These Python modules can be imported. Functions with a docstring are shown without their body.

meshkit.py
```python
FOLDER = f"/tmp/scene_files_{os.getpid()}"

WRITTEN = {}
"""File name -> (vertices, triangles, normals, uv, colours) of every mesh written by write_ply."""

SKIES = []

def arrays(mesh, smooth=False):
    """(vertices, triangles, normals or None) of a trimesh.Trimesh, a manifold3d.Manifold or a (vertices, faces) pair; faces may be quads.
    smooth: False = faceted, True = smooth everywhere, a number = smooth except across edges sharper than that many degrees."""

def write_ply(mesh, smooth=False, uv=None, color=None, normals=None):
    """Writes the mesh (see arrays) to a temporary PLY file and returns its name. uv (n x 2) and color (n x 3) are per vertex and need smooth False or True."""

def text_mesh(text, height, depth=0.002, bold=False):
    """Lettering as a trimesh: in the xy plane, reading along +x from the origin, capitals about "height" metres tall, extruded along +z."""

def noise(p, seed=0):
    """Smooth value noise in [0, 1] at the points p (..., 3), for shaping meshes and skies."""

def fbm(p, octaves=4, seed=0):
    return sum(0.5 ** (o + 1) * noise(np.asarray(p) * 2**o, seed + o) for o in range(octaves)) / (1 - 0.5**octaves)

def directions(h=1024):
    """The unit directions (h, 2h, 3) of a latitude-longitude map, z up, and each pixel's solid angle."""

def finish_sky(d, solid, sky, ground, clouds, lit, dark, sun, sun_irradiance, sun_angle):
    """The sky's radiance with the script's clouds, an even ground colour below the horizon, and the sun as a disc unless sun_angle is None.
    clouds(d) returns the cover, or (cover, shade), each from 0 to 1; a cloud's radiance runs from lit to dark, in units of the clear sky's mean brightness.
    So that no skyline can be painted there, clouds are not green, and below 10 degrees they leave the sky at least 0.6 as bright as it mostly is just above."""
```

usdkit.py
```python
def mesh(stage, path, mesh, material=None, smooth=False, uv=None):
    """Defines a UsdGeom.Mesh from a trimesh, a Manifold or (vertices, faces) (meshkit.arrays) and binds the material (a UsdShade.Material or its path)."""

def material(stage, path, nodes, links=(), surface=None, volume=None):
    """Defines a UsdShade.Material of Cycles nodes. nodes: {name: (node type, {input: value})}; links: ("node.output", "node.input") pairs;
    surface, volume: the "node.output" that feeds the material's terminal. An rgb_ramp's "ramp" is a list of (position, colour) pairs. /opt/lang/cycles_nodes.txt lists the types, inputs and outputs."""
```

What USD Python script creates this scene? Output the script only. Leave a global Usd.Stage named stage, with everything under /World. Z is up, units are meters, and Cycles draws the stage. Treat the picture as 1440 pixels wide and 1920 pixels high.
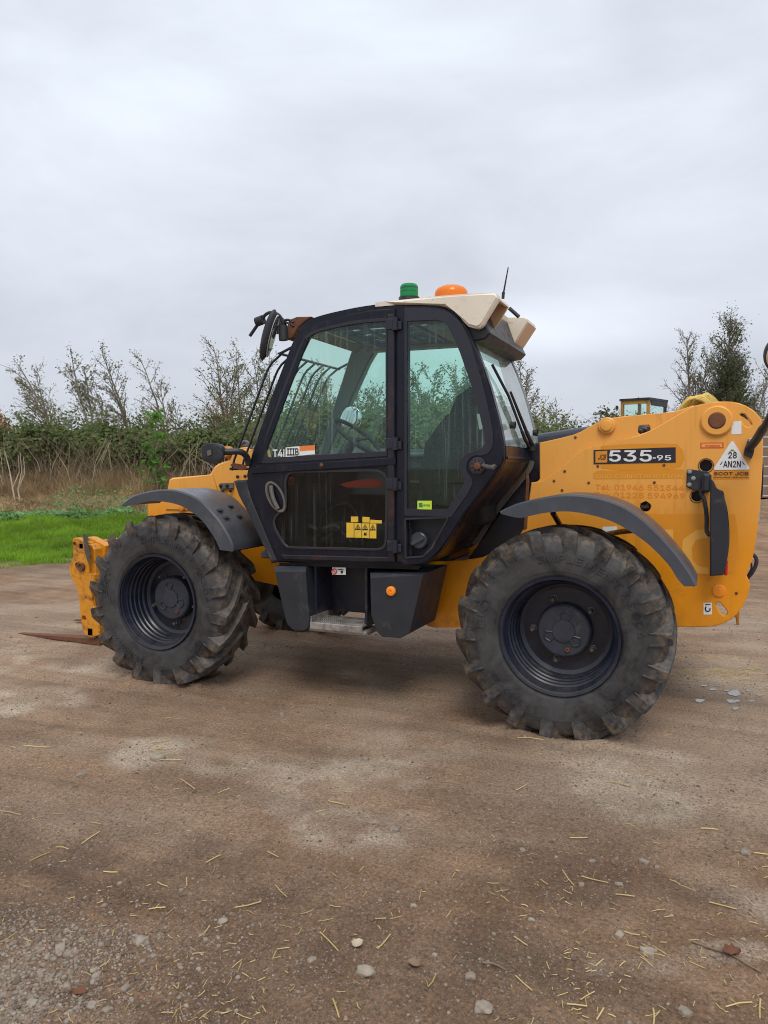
import math, random
import numpy as np
import trimesh
import shapely
from shapely.geometry import Polygon, Point, LineString, box as sbox
from shapely import affinity
import usdkit, meshkit
from pxr import Usd, UsdGeom, UsdLux, UsdShade, Gf, Sdf, Vt

stage = Usd.Stage.CreateInMemory()
UsdGeom.SetStageUpAxis(stage, UsdGeom.Tokens.z)
UsdGeom.SetStageMetersPerUnit(stage, 1.0)
UsdGeom.Xform.Define(stage, '/World')
UsdGeom.Scope.Define(stage, '/World/Looks')

# ------------------------------------------------------------------ camera, sky, sun, exposure
W, H, FPX = 1440, 1920, 1426.74
CAM = np.array([-0.728, 5.2897, 1.5164])
YAW, PITCH = 0.4005, 0.0598
F0 = np.array([math.sin(YAW), -math.cos(YAW), 0.0])
RT = np.array([-math.cos(YAW), -math.sin(YAW), 0.0])
FW = F0 * math.cos(PITCH) - np.array([0, 0, 1.0]) * math.sin(PITCH)
UP = np.cross(RT, FW)
cam = UsdGeom.Camera.Define(stage, '/World/camera')
cam.CreateHorizontalApertureAttr(36.0)
cam.CreateVerticalApertureAttr(48.0)
cam.CreateFocalLengthAttr(36.0 * FPX / W)
cam.CreateClippingRangeAttr(Gf.Vec2f(0.05, 3000))
cam.CreateFStopAttr(0.0)
EXPOSURE = 0.26
cam.CreateExposureAttr(EXPOSURE)
m = Gf.Matrix4d(*RT, 0, *UP, 0, *(-FW), 0, *CAM, 1)
cam.AddTransformOp().Set(m)

SUN_DIR = np.array([-0.30, 0.62, 0.95]); SUN_DIR /= np.linalg.norm(SUN_DIR)      # towards the sun
SUN_EL = math.asin(SUN_DIR[2]); SUN_ROT = math.atan2(SUN_DIR[0], SUN_DIR[1])
SKY_LOW, SKY_MID, SKY_HIGH = (5.0, 5.25, 5.85), (7.0, 7.5, 8.3), (9.2, 9.6, 10.3)
GLOW = np.array([-0.0, 0.0, 0.0]) + FW + (1040 - W / 2) / FPX * RT - (612 - H / 2) / FPX * UP
GLOW /= np.linalg.norm(GLOW)
GS = np.array([1.0, 1.0, 3.6])
sky_mat = usdkit.material(stage, '/World/Looks/sky', {
    'tc': ('texture_coordinate', {}),
    'sky': ('sky_texture', {'sky_type': 'single_scattering', 'sun_disc': False, 'sun_elevation': SUN_EL, 'sun_rotation': SUN_ROT}),
    'sep': ('separate_xyz', {}),
    'low': ('map_range', {'from_min': 0.0, 'from_max': 0.5, 'to_min': 0.0, 'to_max': 1.0, 'clamp': True}),
    'high': ('map_range', {'from_min': 0.5, 'from_max': 1.0, 'to_min': 0.0, 'to_max': 1.0, 'clamp': True}),
    'm1': ('mix_color', {'a': SKY_LOW, 'b': SKY_MID, 'use_clamp': False}),
    'm2': ('mix_color', {'b': SKY_HIGH, 'use_clamp': False}),
    'map': ('mapping', {'scale': (1.0, 1.0, 2.5), 'rotation': (0.0, 0.12, 0.0)}),
    'n': ('noise_texture', {'scale': 2.3, 'detail': 6.0, 'roughness': 0.54, 'distortion': 0.25}),
    'nr': ('map_range', {'from_min': 0.28, 'from_max': 0.72, 'to_min': 0.82, 'to_max': 1.17, 'clamp': True}),
    'mul': ('vector_math', {'math_type': 'scale'}),
    'gs': ('vector_math', {'math_type': 'multiply', 'vector2': tuple(GS)}),
    'gd': ('vector_math', {'math_type': 'distance', 'vector2': tuple(GLOW * GS)}),
    'gr': ('map_range', {'range_type': 'smoothstep', 'from_min': 0.0, 'from_max': 0.24, 'to_min': 0.27, 'to_max': 0.0, 'clamp': True}),
    'ad': ('math', {'math_type': 'add'}),
    'mixs': ('mix_color', {'fac': 0.95, 'use_clamp': False}),
    'bg': ('background_shader', {'strength': 0.1}),
}, [('tc.generated', 'sep.vector'), ('sep.z', 'low.value'), ('sep.z', 'high.value'), ('low.result', 'm1.fac'),
    ('m1.result', 'm2.a'), ('high.result', 'm2.fac'), ('tc.generated', 'map.vector'), ('map.vector', 'n.vector'), ('n.fac', 'nr.value'),
    ('tc.generated', 'gs.vector1'), ('gs.vector', 'gd.vector1'), ('gd.value', 'gr.value'), ('nr.result', 'ad.value1'), ('gr.result', 'ad.value2'),
    ('m2.result', 'mul.vector1'), ('ad.value', 'mul.scale'), ('sky.color', 'mixs.a'), ('mul.vector', 'mixs.b'), ('mixs.result', 'bg.color')],
    surface='bg.background')
dome = UsdLux.DomeLight.Define(stage, '/World/sky')
dome.GetPrim().SetCustomDataByKey('kind', 'structure')
UsdShade.MaterialBindingAPI.Apply(dome.GetPrim()).Bind(sky_mat)
sun = UsdLux.DistantLight.Define(stage, '/World/sun')
sun.CreateIntensityAttr(0.4); sun.CreateAngleAttr(24.0); sun.CreateNormalizeAttr(True); sun.CreateColorAttr(Gf.Vec3f(1.0, 0.96, 0.9))
zc = SUN_DIR; xc = np.cross([0, 0, 1.0], zc); xc /= np.linalg.norm(xc); yc = np.cross(zc, xc)
sun.AddTransformOp().Set(Gf.Matrix4d(*xc, 0, *yc, 0, *zc, 0, 0, 0, 30, 1))

# ------------------------------------------------------------------ pixel rays -> points on real planes
def ray(px, py): return FW + (px - W / 2) / FPX * RT - (py - H / 2) / FPX * UP
def P(px, py, y):
    d = ray(px, py); return CAM + (y - CAM[1]) / d[1] * d
def G(px, py, z=0.0):
    d = ray(px, py); return CAM + (z - CAM[2]) / d[2] * d
def B(px, py, dist):
    d = ray(px, py); return CAM + dist / (d @ F0) * d
def BP(s, d, z): return np.array([*(CAM + s * RT + d * F0)[:2], z])
def sd(p): q = np.asarray(p)[..., :2] - CAM[:2]; return q @ RT[:2], q @ F0[:2]
def XZ(pts, y): return [(q[0], q[2]) for q in (P(a, b, y) for a, b in pts)]
def PL(pts, y): return Polygon(XZ(pts, y)).buffer(0)
def curve(pts, n=6, closed=False):
    p = np.asarray(pts, float); N = len(p)
    idx = (lambda i: p[i % N]) if closed else (lambda i: p[min(max(i, 0), N - 1)])
    out = []
    for i in range(N if closed else N - 1):
        a, b, c, d = idx(i - 1), idx(i), idx(i + 1), idx(i + 2)
        for t in np.arange(n) / n:
            out.append(.5 * ((2 * b) + (-a + c) * t + (2 * a - 5 * b + 4 * c - d) * t * t + (-a + 3 * b - 3 * c + d) * t ** 3))
    if not closed: out.append(p[-1])
    return np.array(out)

# ------------------------------------------------------------------ mesh helpers
def TM(v, f): return trimesh.Trimesh(np.asarray(v, float), np.asarray(f), process=False)
def cat(ms):
    ms = [x for x in ms if x is not None]
    return trimesh.util.concatenate(ms)
def quads(v, f):
    f = np.asarray(f); return TM(v, np.vstack([f[:, [0, 1, 2]], f[:, [0, 2, 3]]]))
def geoms(p): return [g for g in getattr(p, 'geoms', [p]) if g.geom_type == 'Polygon' and g.area > 1e-9]
def tri2(p):
    out = []
    for g in geoms(p):
        v, f = trimesh.creation.triangulate_polygon(g, engine='earcut'); out.append((np.asarray(v), np.asarray(f)))
    return out
def plate(poly, y0, y1, b=0.004):
    """A plate in the x-z plane, thick in y, its y1 face chamfered by b."""
    ms = []
    inner = poly.buffer(-b, join_style='mitre') if b else poly
    def cap(pv, pf, ys):
        v = np.stack([pv[:, 0], ys, pv[:, 1]], 1); return TM(v, pf)
    for v, f in tri2(inner): ms.append(cap(v, f, np.full(len(v), y1)))
    if b:
        bd = inner.boundary
        for v, f in tri2(poly.difference(inner)):
            on = shapely.distance(shapely.points(v), bd) < 1e-6
            ms.append(cap(v, f, np.where(on, y1, y1 - b)))
    for v, f in tri2(poly): ms.append(cap(v, f[:, ::-1], np.full(len(v), y0)))
    ye = y1 - b
    for g in geoms(poly):
        for ring in [g.exterior, *g.interiors]:
            c = np.asarray(ring.coords)[:-1]; n = len(c)
            v = np.vstack([np.stack([c[:, 0], np.full(n, y0), c[:, 1]], 1), np.stack([c[:, 0], np.full(n, ye), c[:, 1]], 1)])
            i = np.arange(n); j = (i + 1) % n
            ms.append(quads(v, np.stack([i, j, j + n, i + n], 1)))
    r = cat(ms); r.merge_vertices(); trimesh.repair.fix_normals(r, multibody=True); return r
def sheet(poly, y):
    ms = [TM(np.stack([v[:, 0], np.full(len(v), y), v[:, 1]], 1), f) for v, f in tri2(poly)]
    return cat(ms)
def box(c, s, b=0.0):
    s = np.asarray(s, float) / 2
    if b <= 0:
        r = trimesh.creation.box(2 * s); r.apply_translation(c); return r
    b = min(b, s.min() * .95); pts = []
    for sx in (-1, 1):
        for sy in (-1, 1):
            for sz in (-1, 1):
                k = np.array([sx, sy, sz])
                for a in range(3):
                    q = k * (s - b * .3); q = k * (s - b); q[a] = k[a] * s[a]; pts.append(q)
                pts.append(k * (s - b * .42))
    r = trimesh.convex.convex_hull(np.array(pts)); r.apply_translation(c); return r
def hull(pts): return trimesh.convex.convex_hull(np.asarray(pts, float))
def tube(pts, r, n=8, cap=True):
    p = np.asarray(pts, float); N = len(p); r = np.broadcast_to(np.asarray(r, float), (N,))
    t = np.gradient(p, axis=0); t /= np.maximum(np.linalg.norm(t, axis=1, keepdims=True), 1e-9)
    u = np.cross(t[0], [0, 0, 1.0])
    if np.linalg.norm(u) < .1: u = np.cross(t[0], [0, 1.0, 0])
    u /= np.linalg.norm(u); vs = []
    a = np.arange(n) * 2 * np.pi / n
    for i in range(N):
        u = u - t[i] * (u @ t[i]); u /= max(np.linalg.norm(u), 1e-9); w = np.cross(t[i], u)
        vs.append(p[i] + r[i] * (np.cos(a)[:, None] * u + np.sin(a)[:, None] * w))
    v = np.vstack(vs); k = np.arange(n); k2 = (k + 1) % n
    f = np.vstack([np.stack([i * n + k, i * n + k2, (i + 1) * n + k2, (i + 1) * n + k], 1) for i in range(N - 1)])
    out = quads(v, f)
    if cap:
        fs = [[0, j + 1, j] for j in range(1, n - 1)] + [[(N - 1) * n, (N - 1) * n + j, (N - 1) * n + j + 1] for j in range(1, n - 1)]
        out = TM(v, np.vstack([out.faces, fs]))
    return out
def lathe(prof, c, ax='y', n=48, side=1):
    """prof: (w, r) pairs; revolved about the axis through c."""
    prof = np.asarray(prof, float); a = np.arange(n) * 2 * np.pi / n; vs = []
    for w, r in prof:
        if ax == 'y': vs.append(np.stack([r * np.cos(a), np.full(n, w * side), r * np.sin(a)], 1))
        elif ax == 'z': vs.append(np.stack([r * np.cos(a), r * np.sin(a), np.full(n, w)], 1))
        else: vs.append(np.stack([np.full(n, w), r * np.cos(a), r * np.sin(a)], 1))
    v = np.vstack(vs) + np.asarray(c); k = np.arange(n); k2 = (k + 1) % n
    f = np.vstack([np.stack([i * n + k, i * n + k2, (i + 1) * n + k2, (i + 1) * n + k], 1) for i in range(len(prof) - 1)])
    r = quads(v, f); r.merge_vertices(); return r
def cyl(a, b, r, n=20):
    return tube([a, b], r, n)
def loft(c0, c1, thick=0.0):
    """A strip between two curves of equal length; thick gives it a second skin along its normal."""
    c0, c1 = np.asarray(c0, float), np.asarray(c1, float); n = len(c0); i = np.arange(n - 1)
    v = np.vstack([c0, c1]); f = np.stack([i, i + 1, i + 1 + n, i + n], 1)
    r = quads(v, f)
    if thick:
        nn = meshkit.arrays(r, True)[2]; v2 = v - nn * thick; k = 2 * n
        e = [[0, n, n + k, k], [n - 1, n - 1 + k, 2 * n - 1 + k, 2 * n - 1]]
        e += [[a, a + k, a + 1 + k, a + 1] for a in range(n - 1)] + [[a + n, a + 1 + n, a + 1 + n + k, a + n + k] for a in range(n - 1)]
        r = quads(np.vstack([v, v2]), np.vstack([f, f[:, ::-1] + k, e]))
    return r
def text(s, x0, z0, width, height, y, depth=0.0012, bold=True, shear=0.0):
    """Lettering on a plane facing +y, starting at (x0, z0) and running towards -x."""
    t = meshkit.text_mesh(s, 1.0, depth, bold); v = np.array(t.vertices)
    v[:, 0] -= v[:, 0].min(); v[:, 1] -= v[:, 1].min()
    v[:, 0] *= width / v[:, 0].max(); v[:, 1] *= height / v[:, 1].max(); v[:, 0] += shear * v[:, 1]
    return TM(np.stack([x0 - v[:, 0], y + v[:, 2], z0 + v[:, 1]], 1), t.faces)
def sph(c, r, sub=2, scale=(1, 1, 1)):
    s = trimesh.creation.icosphere(sub, 1.0); s.apply_scale(np.asarray(scale, float) * r); s.apply_translation(c); return s

# ------------------------------------------------------------------ materials
MATS = {}
def mat(name, col, rough=0.5, var=0.25, scale=6.0, dirt=None, dirt_amt=0.0, dirt_scale=3.0, metal=0.0, spec=0.5, bump=0.0, bscale=60.0,
        coat=0.0, col2=None, splash_shade=None, fade=None, runs=None, det=6.0, aniso=(1, 1, 1)):
    nodes = {'g': ('geometry', {}), 'mp': ('mapping', {'scale': aniso}),
             'n': ('noise_texture', {'scale': scale, 'detail': det, 'roughness': 0.6}),
             'r': ('map_range', {'from_min': 0.3, 'from_max': 0.7, 'to_min': 0, 'to_max': 1, 'clamp': True}),
             'm': ('mix_color', {'a': tuple(np.array(col) * (1 - var)), 'b': tuple(np.array(col) * (1 + var * .6)) if col2 is None else col2}),
             'p': ('principled_bsdf', {'roughness': rough, 'metallic': metal, 'specular_ior_level': spec, 'coat_weight': coat, 'coat_roughness': 0.15}),
             'rr': ('map_range', {'from_min': 0.3, 'from_max': 0.7, 'to_min': max(rough - .08, .03), 'to_max': min(rough + .14, 1), 'clamp': True})}
    L = [('g.position', 'mp.vector'), ('mp.vector', 'n.vector'), ('n.fac', 'r.value'), ('r.result', 'm.fac'), ('n.fac', 'rr.value'), ('rr.result', 'p.roughness')]
    out = 'm.result'
    if dirt is not None:
        nodes |= {'dn': ('noise_texture', {'scale': dirt_scale, 'detail': 9.0, 'roughness': 0.68, 'distortion': 0.4}),
                  'dr': ('map_range', {'from_min': 0.62 - .3 * dirt_amt, 'from_max': 0.8 - .25 * dirt_amt, 'to_min': 0, 'to_max': 0.92, 'clamp': True}),
                  'dm': ('mix_color', {'b': dirt})}
        L += [('mp.vector', 'dn.vector'), ('dn.fac', 'dr.value'), ('dr.result', 'dm.fac'), (out, 'dm.a')]; out = 'dm.result'
    if fade is not None:        # sun-bleached upper part: (colour, from z, to z)
        c, z0, z1 = fade
        nodes |= {'fs': ('separate_xyz', {}), 'fn': ('math', {'math_type': 'multiply_add', 'value2': .35}), 'fz': ('map_range', {'from_min': z0 + .17, 'from_max': z1 + .17, 'to_min': 0.0, 'to_max': 1.0, 'clamp': True}), 'fm': ('mix_color', {'b': c})}
        L += [('g.position', 'fs.vector'), ('n.fac', 'fn.value1'), ('fs.z', 'fn.value3'), ('fn.value', 'fz.value'), ('fz.result', 'fm.fac'), (out, 'fm.a')]; out = 'fm.result'
    if splash_shade is not None:      # dried mud thrown up from the ground, on the yellow also painted shade: (colour, full below z, none above z)
        c, z0, z1 = splash_shade
        nodes |= {'sp': ('separate_xyz', {}), 'sz': ('map_range', {'from_min': z0, 'from_max': z1, 'to_min': 0.75, 'to_max': 0.0, 'clamp': True}),
                  'sn': ('noise_texture', {'scale': 14.0, 'detail': 8.0, 'roughness': 0.7}),
                  'sr': ('map_range', {'from_min': 0.35, 'from_max': 0.65, 'to_min': 0.15, 'to_max': 1.2, 'clamp': False}),
                  'sx': ('math', {'math_type': 'multiply', 'use_clamp': True}), 'sm': ('mix_color', {'b': c})}
        L += [('g.position', 'sp.vector'), ('sp.z', 'sz.value'), ('g.position', 'sn.vector'), ('sn.fac', 'sr.value'), ('sz.result', 'sx.value1'), ('sr.result', 'sx.value2'), ('sx.value', 'sm.fac'), (out, 'sm.a')]; out = 'sm.result'
    if runs is not None:        # runs of grime down the panels
        nodes |= {'um': ('mapping', {'scale': (26, 26, 1.3)}), 'un': ('noise_texture', {'scale': 1.0, 'detail': 5.0, 'roughness': .62}), 'ur': ('map_range', {'from_min': .56, 'from_max': .78, 'to_min': 0.0, 'to_max': .42, 'clamp': True}), 'uc': ('mix_color', {'b': runs}),
                  'u2': ('noise_texture', {'scale': 120.0, 'detail': 4.0, 'roughness': .7}), 'u3': ('map_range', {'from_min': .66, 'from_max': .72, 'to_min': 0.0, 'to_max': .5, 'clamp': True}), 'u4': ('mix_color', {'b': tuple(np.array(runs) * .5)})}
        L += [('g.position', 'um.vector'), ('um.vector', 'un.vector'), ('un.fac', 'ur.value'), ('ur.result', 'uc.fac'), (out, 'uc.a'), ('g.position', 'u2.vector'), ('u2.fac', 'u3.value'), ('u3.result', 'u4.fac'), ('uc.result', 'u4.a')]; out = 'u4.result'
    L.append((out, 'p.base_color'))
    if bump:
        nodes |= {'bn': ('noise_texture', {'scale': bscale, 'detail': 5.0, 'roughness': 0.6}), 'b': ('bump', {'strength': bump, 'distance': 0.01})}
        L += [('g.position', 'bn.vector'), ('bn.fac', 'b.height'), ('b.normal', 'p.normal')]
    MATS[name] = usdkit.material(stage, '/World/Looks/' + name, nodes, L, surface='p.BSDF'); return MATS[name]
MUD = (0.13, 0.095, 0.065)
mat('yellow_paint', (0.73, 0.262, 0.006), .27, .07, 2.2, dirt=(0.40, 0.15, 0.015), dirt_amt=.06, dirt_scale=3.5, col2=(0.77, 0.295, 0.010), spec=.45, fade=((0.75, 0.342, 0.062), 1.0, 1.45), splash_shade=((0.30, .115, .015), .40, .7), runs=(.36, .135, .018))  # low band darkened to deep orange: mud plus painted shade of the chassis
mat('chassis_paint', (0.52, 0.18, 0.008), .34, .1, 3.0, dirt=(0.2, 0.09, 0.02), dirt_amt=.3, dirt_scale=5, spec=.45, splash_shade=((0.2, .11, .045), .4, .75))
mat('faded_patch', (0.66, 0.25, 0.012), .32, .06, 3.0, spec=.45)
mat('ghost_letters', (0.74, 0.215, 0.004), .4, .12, 40.0)
mat('pale_patch', (0.74, 0.37, 0.06), .34, .05, 4.0)
mat('worn_yellow', (0.62, 0.25, 0.012), .42, .14, 9.0, dirt=(0.085, 0.03, 0.014), dirt_amt=.42, dirt_scale=9.0, bump=.15)
mat('cab_paint', (0.006, 0.007, 0.014), .26, .4, 5.0, dirt=(0.055, 0.036, 0.034), dirt_amt=.10, dirt_scale=7.0, spec=.32, runs=(.05, .04, .036))
mat('cab_rust', (0.008, 0.008, 0.013), .24, .4, 5.0, dirt=(0.07, 0.027, 0.012), dirt_amt=.40, dirt_scale=4.0, spec=.5)
mat('black_plastic', (0.015, 0.017, 0.023), .46, .2, 8.0, dirt=(0.09, 0.08, 0.07), dirt_amt=.16, dirt_scale=7, bump=.12, bscale=500, runs=(.04, .036, .032))
mat('fender_plastic', (0.050, 0.056, 0.068), .30, .15, 6.0, dirt=(0.10, 0.095, 0.09), dirt_amt=.14, dirt_scale=6, bump=.08, bscale=600)
mat('dark_steel', (0.012, 0.014, 0.024), .36, .4, 9.0, dirt=(0.06, 0.045, 0.035), dirt_amt=.16, dirt_scale=6)
mat('rim_paint', (0.010, 0.013, 0.026), .3, .4, 7.0, dirt=(0.05, 0.042, 0.038), dirt_amt=.12, dirt_scale=6, splash_shade=((.06, .05, .04), .12, .5))
mat('hub_paint', (0.028, 0.033, 0.046), .4, .3, 14.0, dirt=(0.09, 0.08, 0.07), dirt_amt=.2, dirt_scale=10)
mat('bolt_steel', (0.11, 0.10, 0.095), .45, .3, 40.0, metal=.5)
mat('rust', (0.15, 0.055, 0.022), .75, .35, 18.0, dirt=(0.05, 0.025, 0.015), dirt_amt=.4, dirt_scale=22, bump=.2)
mat('boom_paint', (0.016, 0.02, 0.034), .33, .2, 3.0)
mat('steel', (0.36, 0.34, 0.32), .42, .3, 20.0, metal=.6, dirt=(0.12, 0.07, 0.045), dirt_amt=.42, dirt_scale=16)
mat('grey_strip', (0.12, 0.105, 0.09), .6, .25, 14.0)
mat('cream_plastic', (0.70, 0.63, 0.52), .45, .07, 4.0, dirt=(0.25, 0.24, 0.16), dirt_amt=.13, dirt_scale=30)
mat('bounce_peach_tan', (0.62, 0.40, 0.24), .5, .08, 5.0)  # peach paints light bounced onto the cream horns; plain tan on the mirror
mat('grey_trim', (0.20, 0.215, 0.215), .6, .12, 6.0)
mat('dark_trim', (0.03, 0.033, 0.036), .6, .2, 10.0)
mat('seat_cloth', (0.012, 0.013, 0.014), .85, .25, 30.0, bump=.2, bscale=300)
mat('white_plastic', (0.7, 0.7, 0.68), .5, .08, 30.0)
mat('paper', (0.62, 0.63, 0.58), .7, .1, 20.0)
mat('black_print', (0.012, 0.012, 0.016), .4, .1, 20.0)
mat('navy_decal', (0.014, 0.014, 0.024), .35, .1, 10.0)
mat('white_print', (0.72, 0.72, 0.72), .45, .06, 60.0)
mat('orange_print', (0.75, 0.2, 0.04), .5, .08, 60.0)
mat('yellow_print', (0.66, 0.42, 0.03), .5, .12, 40.0)
mat('lime_print', (0.5, 0.68, 0.03), .45, .1, 40.0)
mat('green_print', (0.03, 0.2, 0.1), .5, .1, 40.0)
mat('red_print', (0.62, 0.06, 0.03), .5, .15, 40.0)
mat('orange_lens', (0.85, 0.26, 0.012), .16, .1, 30.0, coat=.5)
mat('red_lens', (0.4, 0.01, 0.012), .16, .1, 30.0, coat=.5)
mat('rubber', (0.018, 0.018, 0.02), .6, .3, 20.0)
mat('yellow_hose', (0.62, 0.44, 0.10), .6, .25, 18.0, dirt=(0.2, 0.14, 0.05), dirt_amt=.3, dirt_scale=30)
mat('mirror_face', (0.8, 0.85, 0.88), .03, .02, 5.0, metal=1.0)
# tyres: clean black rubber, dusty sidewall, brown earth on the tread
def tyre_mat(name, seed):
    ns = {'g': ('geometry', {}), 'tc': ('texture_coordinate', {}), 'mp': ('mapping', {'location': (seed, 0, 0)}),
          'n1': ('noise_texture', {'scale': 4.2, 'detail': 9.0, 'roughness': .70, 'distortion': .8}),
          'n2': ('noise_texture', {'scale': 26.0, 'detail': 8.0, 'roughness': .7}),
          'at': ('attribute', {'attribute': 'mud'}),
          'r1': ('map_range', {'from_min': .40, 'from_max': .60, 'clamp': True}),
          'm1': ('mix_color', {'a': (0.010, 0.011, 0.014), 'b': (0.046, 0.046, 0.049)}),
          'r2': ('map_range', {'from_min': .42, 'from_max': .64, 'clamp': True}),
          'mu': ('math', {'math_type': 'multiply', 'use_clamp': True}),
          'm2': ('mix_color', {'b': (0.125, 0.092, 0.062)}),
          'rr': ('map_range', {'from_min': .3, 'from_max': .7, 'to_min': .42, 'to_max': .72, 'clamp': True}),
          'b': ('bump', {'strength': .25, 'distance': .004}),
          'p': ('principled_bsdf', {'specular_ior_level': .45})}
    L = [('g.position', 'mp.vector'), ('mp.vector', 'n1.vector'), ('mp.vector', 'n2.vector'), ('n1.fac', 'r1.value'), ('r1.result', 'm1.fac'), ('n2.fac', 'r2.value'),
         ('r2.result', 'mu.value1'), ('at.fac', 'mu.value2'), ('mu.value', 'm2.fac'), ('m1.result', 'm2.a'), ('m2.result', 'p.base_color'), ('n1.fac', 'rr.value'),
         ('rr.result', 'p.roughness'), ('n2.fac', 'b.height'), ('b.normal', 'p.normal')]
    MATS[name] = usdkit.material(stage, '/World/Looks/' + name, ns, L, surface='p.BSDF')
tyre_mat('tyre_rubber', 0.0)
def glass(name, tint, refl=(1, 1, 1), streak=0.0, film=(0.5, 0.55, 0.5), base_film_sheen=0.0, ior=1.45):
    ns = {'t': ('transparent_bsdf', {'color': tint}), 'gl': ('glossy_bsdf', {'color': refl, 'roughness': 0.02}), 'lw': ('layer_weight', {'blend': .5}), 'pw': ('math', {'math_type': 'power', 'value2': 5.0}),
          'fr': ('math', {'math_type': 'multiply_add', 'value2': 1 - ((ior - 1) / (ior + 1)) ** 2, 'value3': ((ior - 1) / (ior + 1)) ** 2, 'use_clamp': True}),
          'mx': ('mix_closure', {})}
    L = [('lw.facing', 'pw.value1'), ('pw.value', 'fr.value1'), ('fr.value', 'mx.fac'), ('t.BSDF', 'mx.closure1'), ('gl.BSDF', 'mx.closure2')]; out = 'mx.closure'
    if streak:
        ns |= {'g': ('geometry', {}), 'mp': ('mapping', {'scale': (70, 70, 1.6)}), 'n': ('noise_texture', {'scale': 1.0, 'detail': 4.0, 'roughness': .6}),
               'n3': ('noise_texture', {'scale': 5.0, 'detail': 4.0}),
               'r': ('map_range', {'from_min': .56, 'from_max': .74, 'to_min': base_film_sheen, 'to_max': streak, 'clamp': True}),
               'r3': ('map_range', {'from_min': .35, 'from_max': .6, 'to_min': .25, 'to_max': 1.0, 'clamp': True}),
               'mu': ('math', {'math_type': 'multiply'}), 'd': ('diffuse_bsdf', {'color': film}), 'm2': ('mix_closure', {})}
        L += [('g.position', 'mp.vector'), ('mp.vector', 'n.vector'), ('g.position', 'n3.vector'), ('n.fac', 'r.value'), ('n3.fac', 'r3.value'), ('r.result', 'mu.value1'), ('r3.result', 'mu.value2'),
              ('mu.value', 'm2.fac'), (out, 'm2.closure1'), ('d.BSDF', 'm2.closure2')]; out = 'm2.closure'
    MATS[name] = usdkit.material(stage, '/World/Looks/' + name, ns, L, surface=out)
glass('side_glass', (0.84, 0.96, 0.91), streak=.085, base_film_sheen=.002, ior=1.38)
glass('clear_glass', (0.84, 0.96, 0.92))
glass('dark_glass', (0.58, 0.62, 0.63), streak=.05, base_film_sheen=.002, film=(.5, .5, .48), ior=1.36)
glass('rear_glass', (0.80, 0.93, 0.88), base_film_sheen=.20, streak=.34, film=(.72, .78, .76), ior=2.4)  # dense white film paints the bright reflection of the sky into the pane
def lens(name, col):
    MATS[name] = usdkit.material(stage, '/World/Looks/' + name, {
        'p': ('principled_bsdf', {'base_color': col, 'roughness': .18, 'specular_ior_level': .6}), 't': ('translucent_bsdf', {'color': col}), 'mx': ('mix_closure', {'fac': .4})},
        [('p.BSDF', 'mx.closure1'), ('t.BSDF', 'mx.closure2')], surface='mx.closure')
lens('green_lens', (0.01, 0.33, 0.09)); lens('amber_lens', (0.9, 0.27, 0.015))
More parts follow.
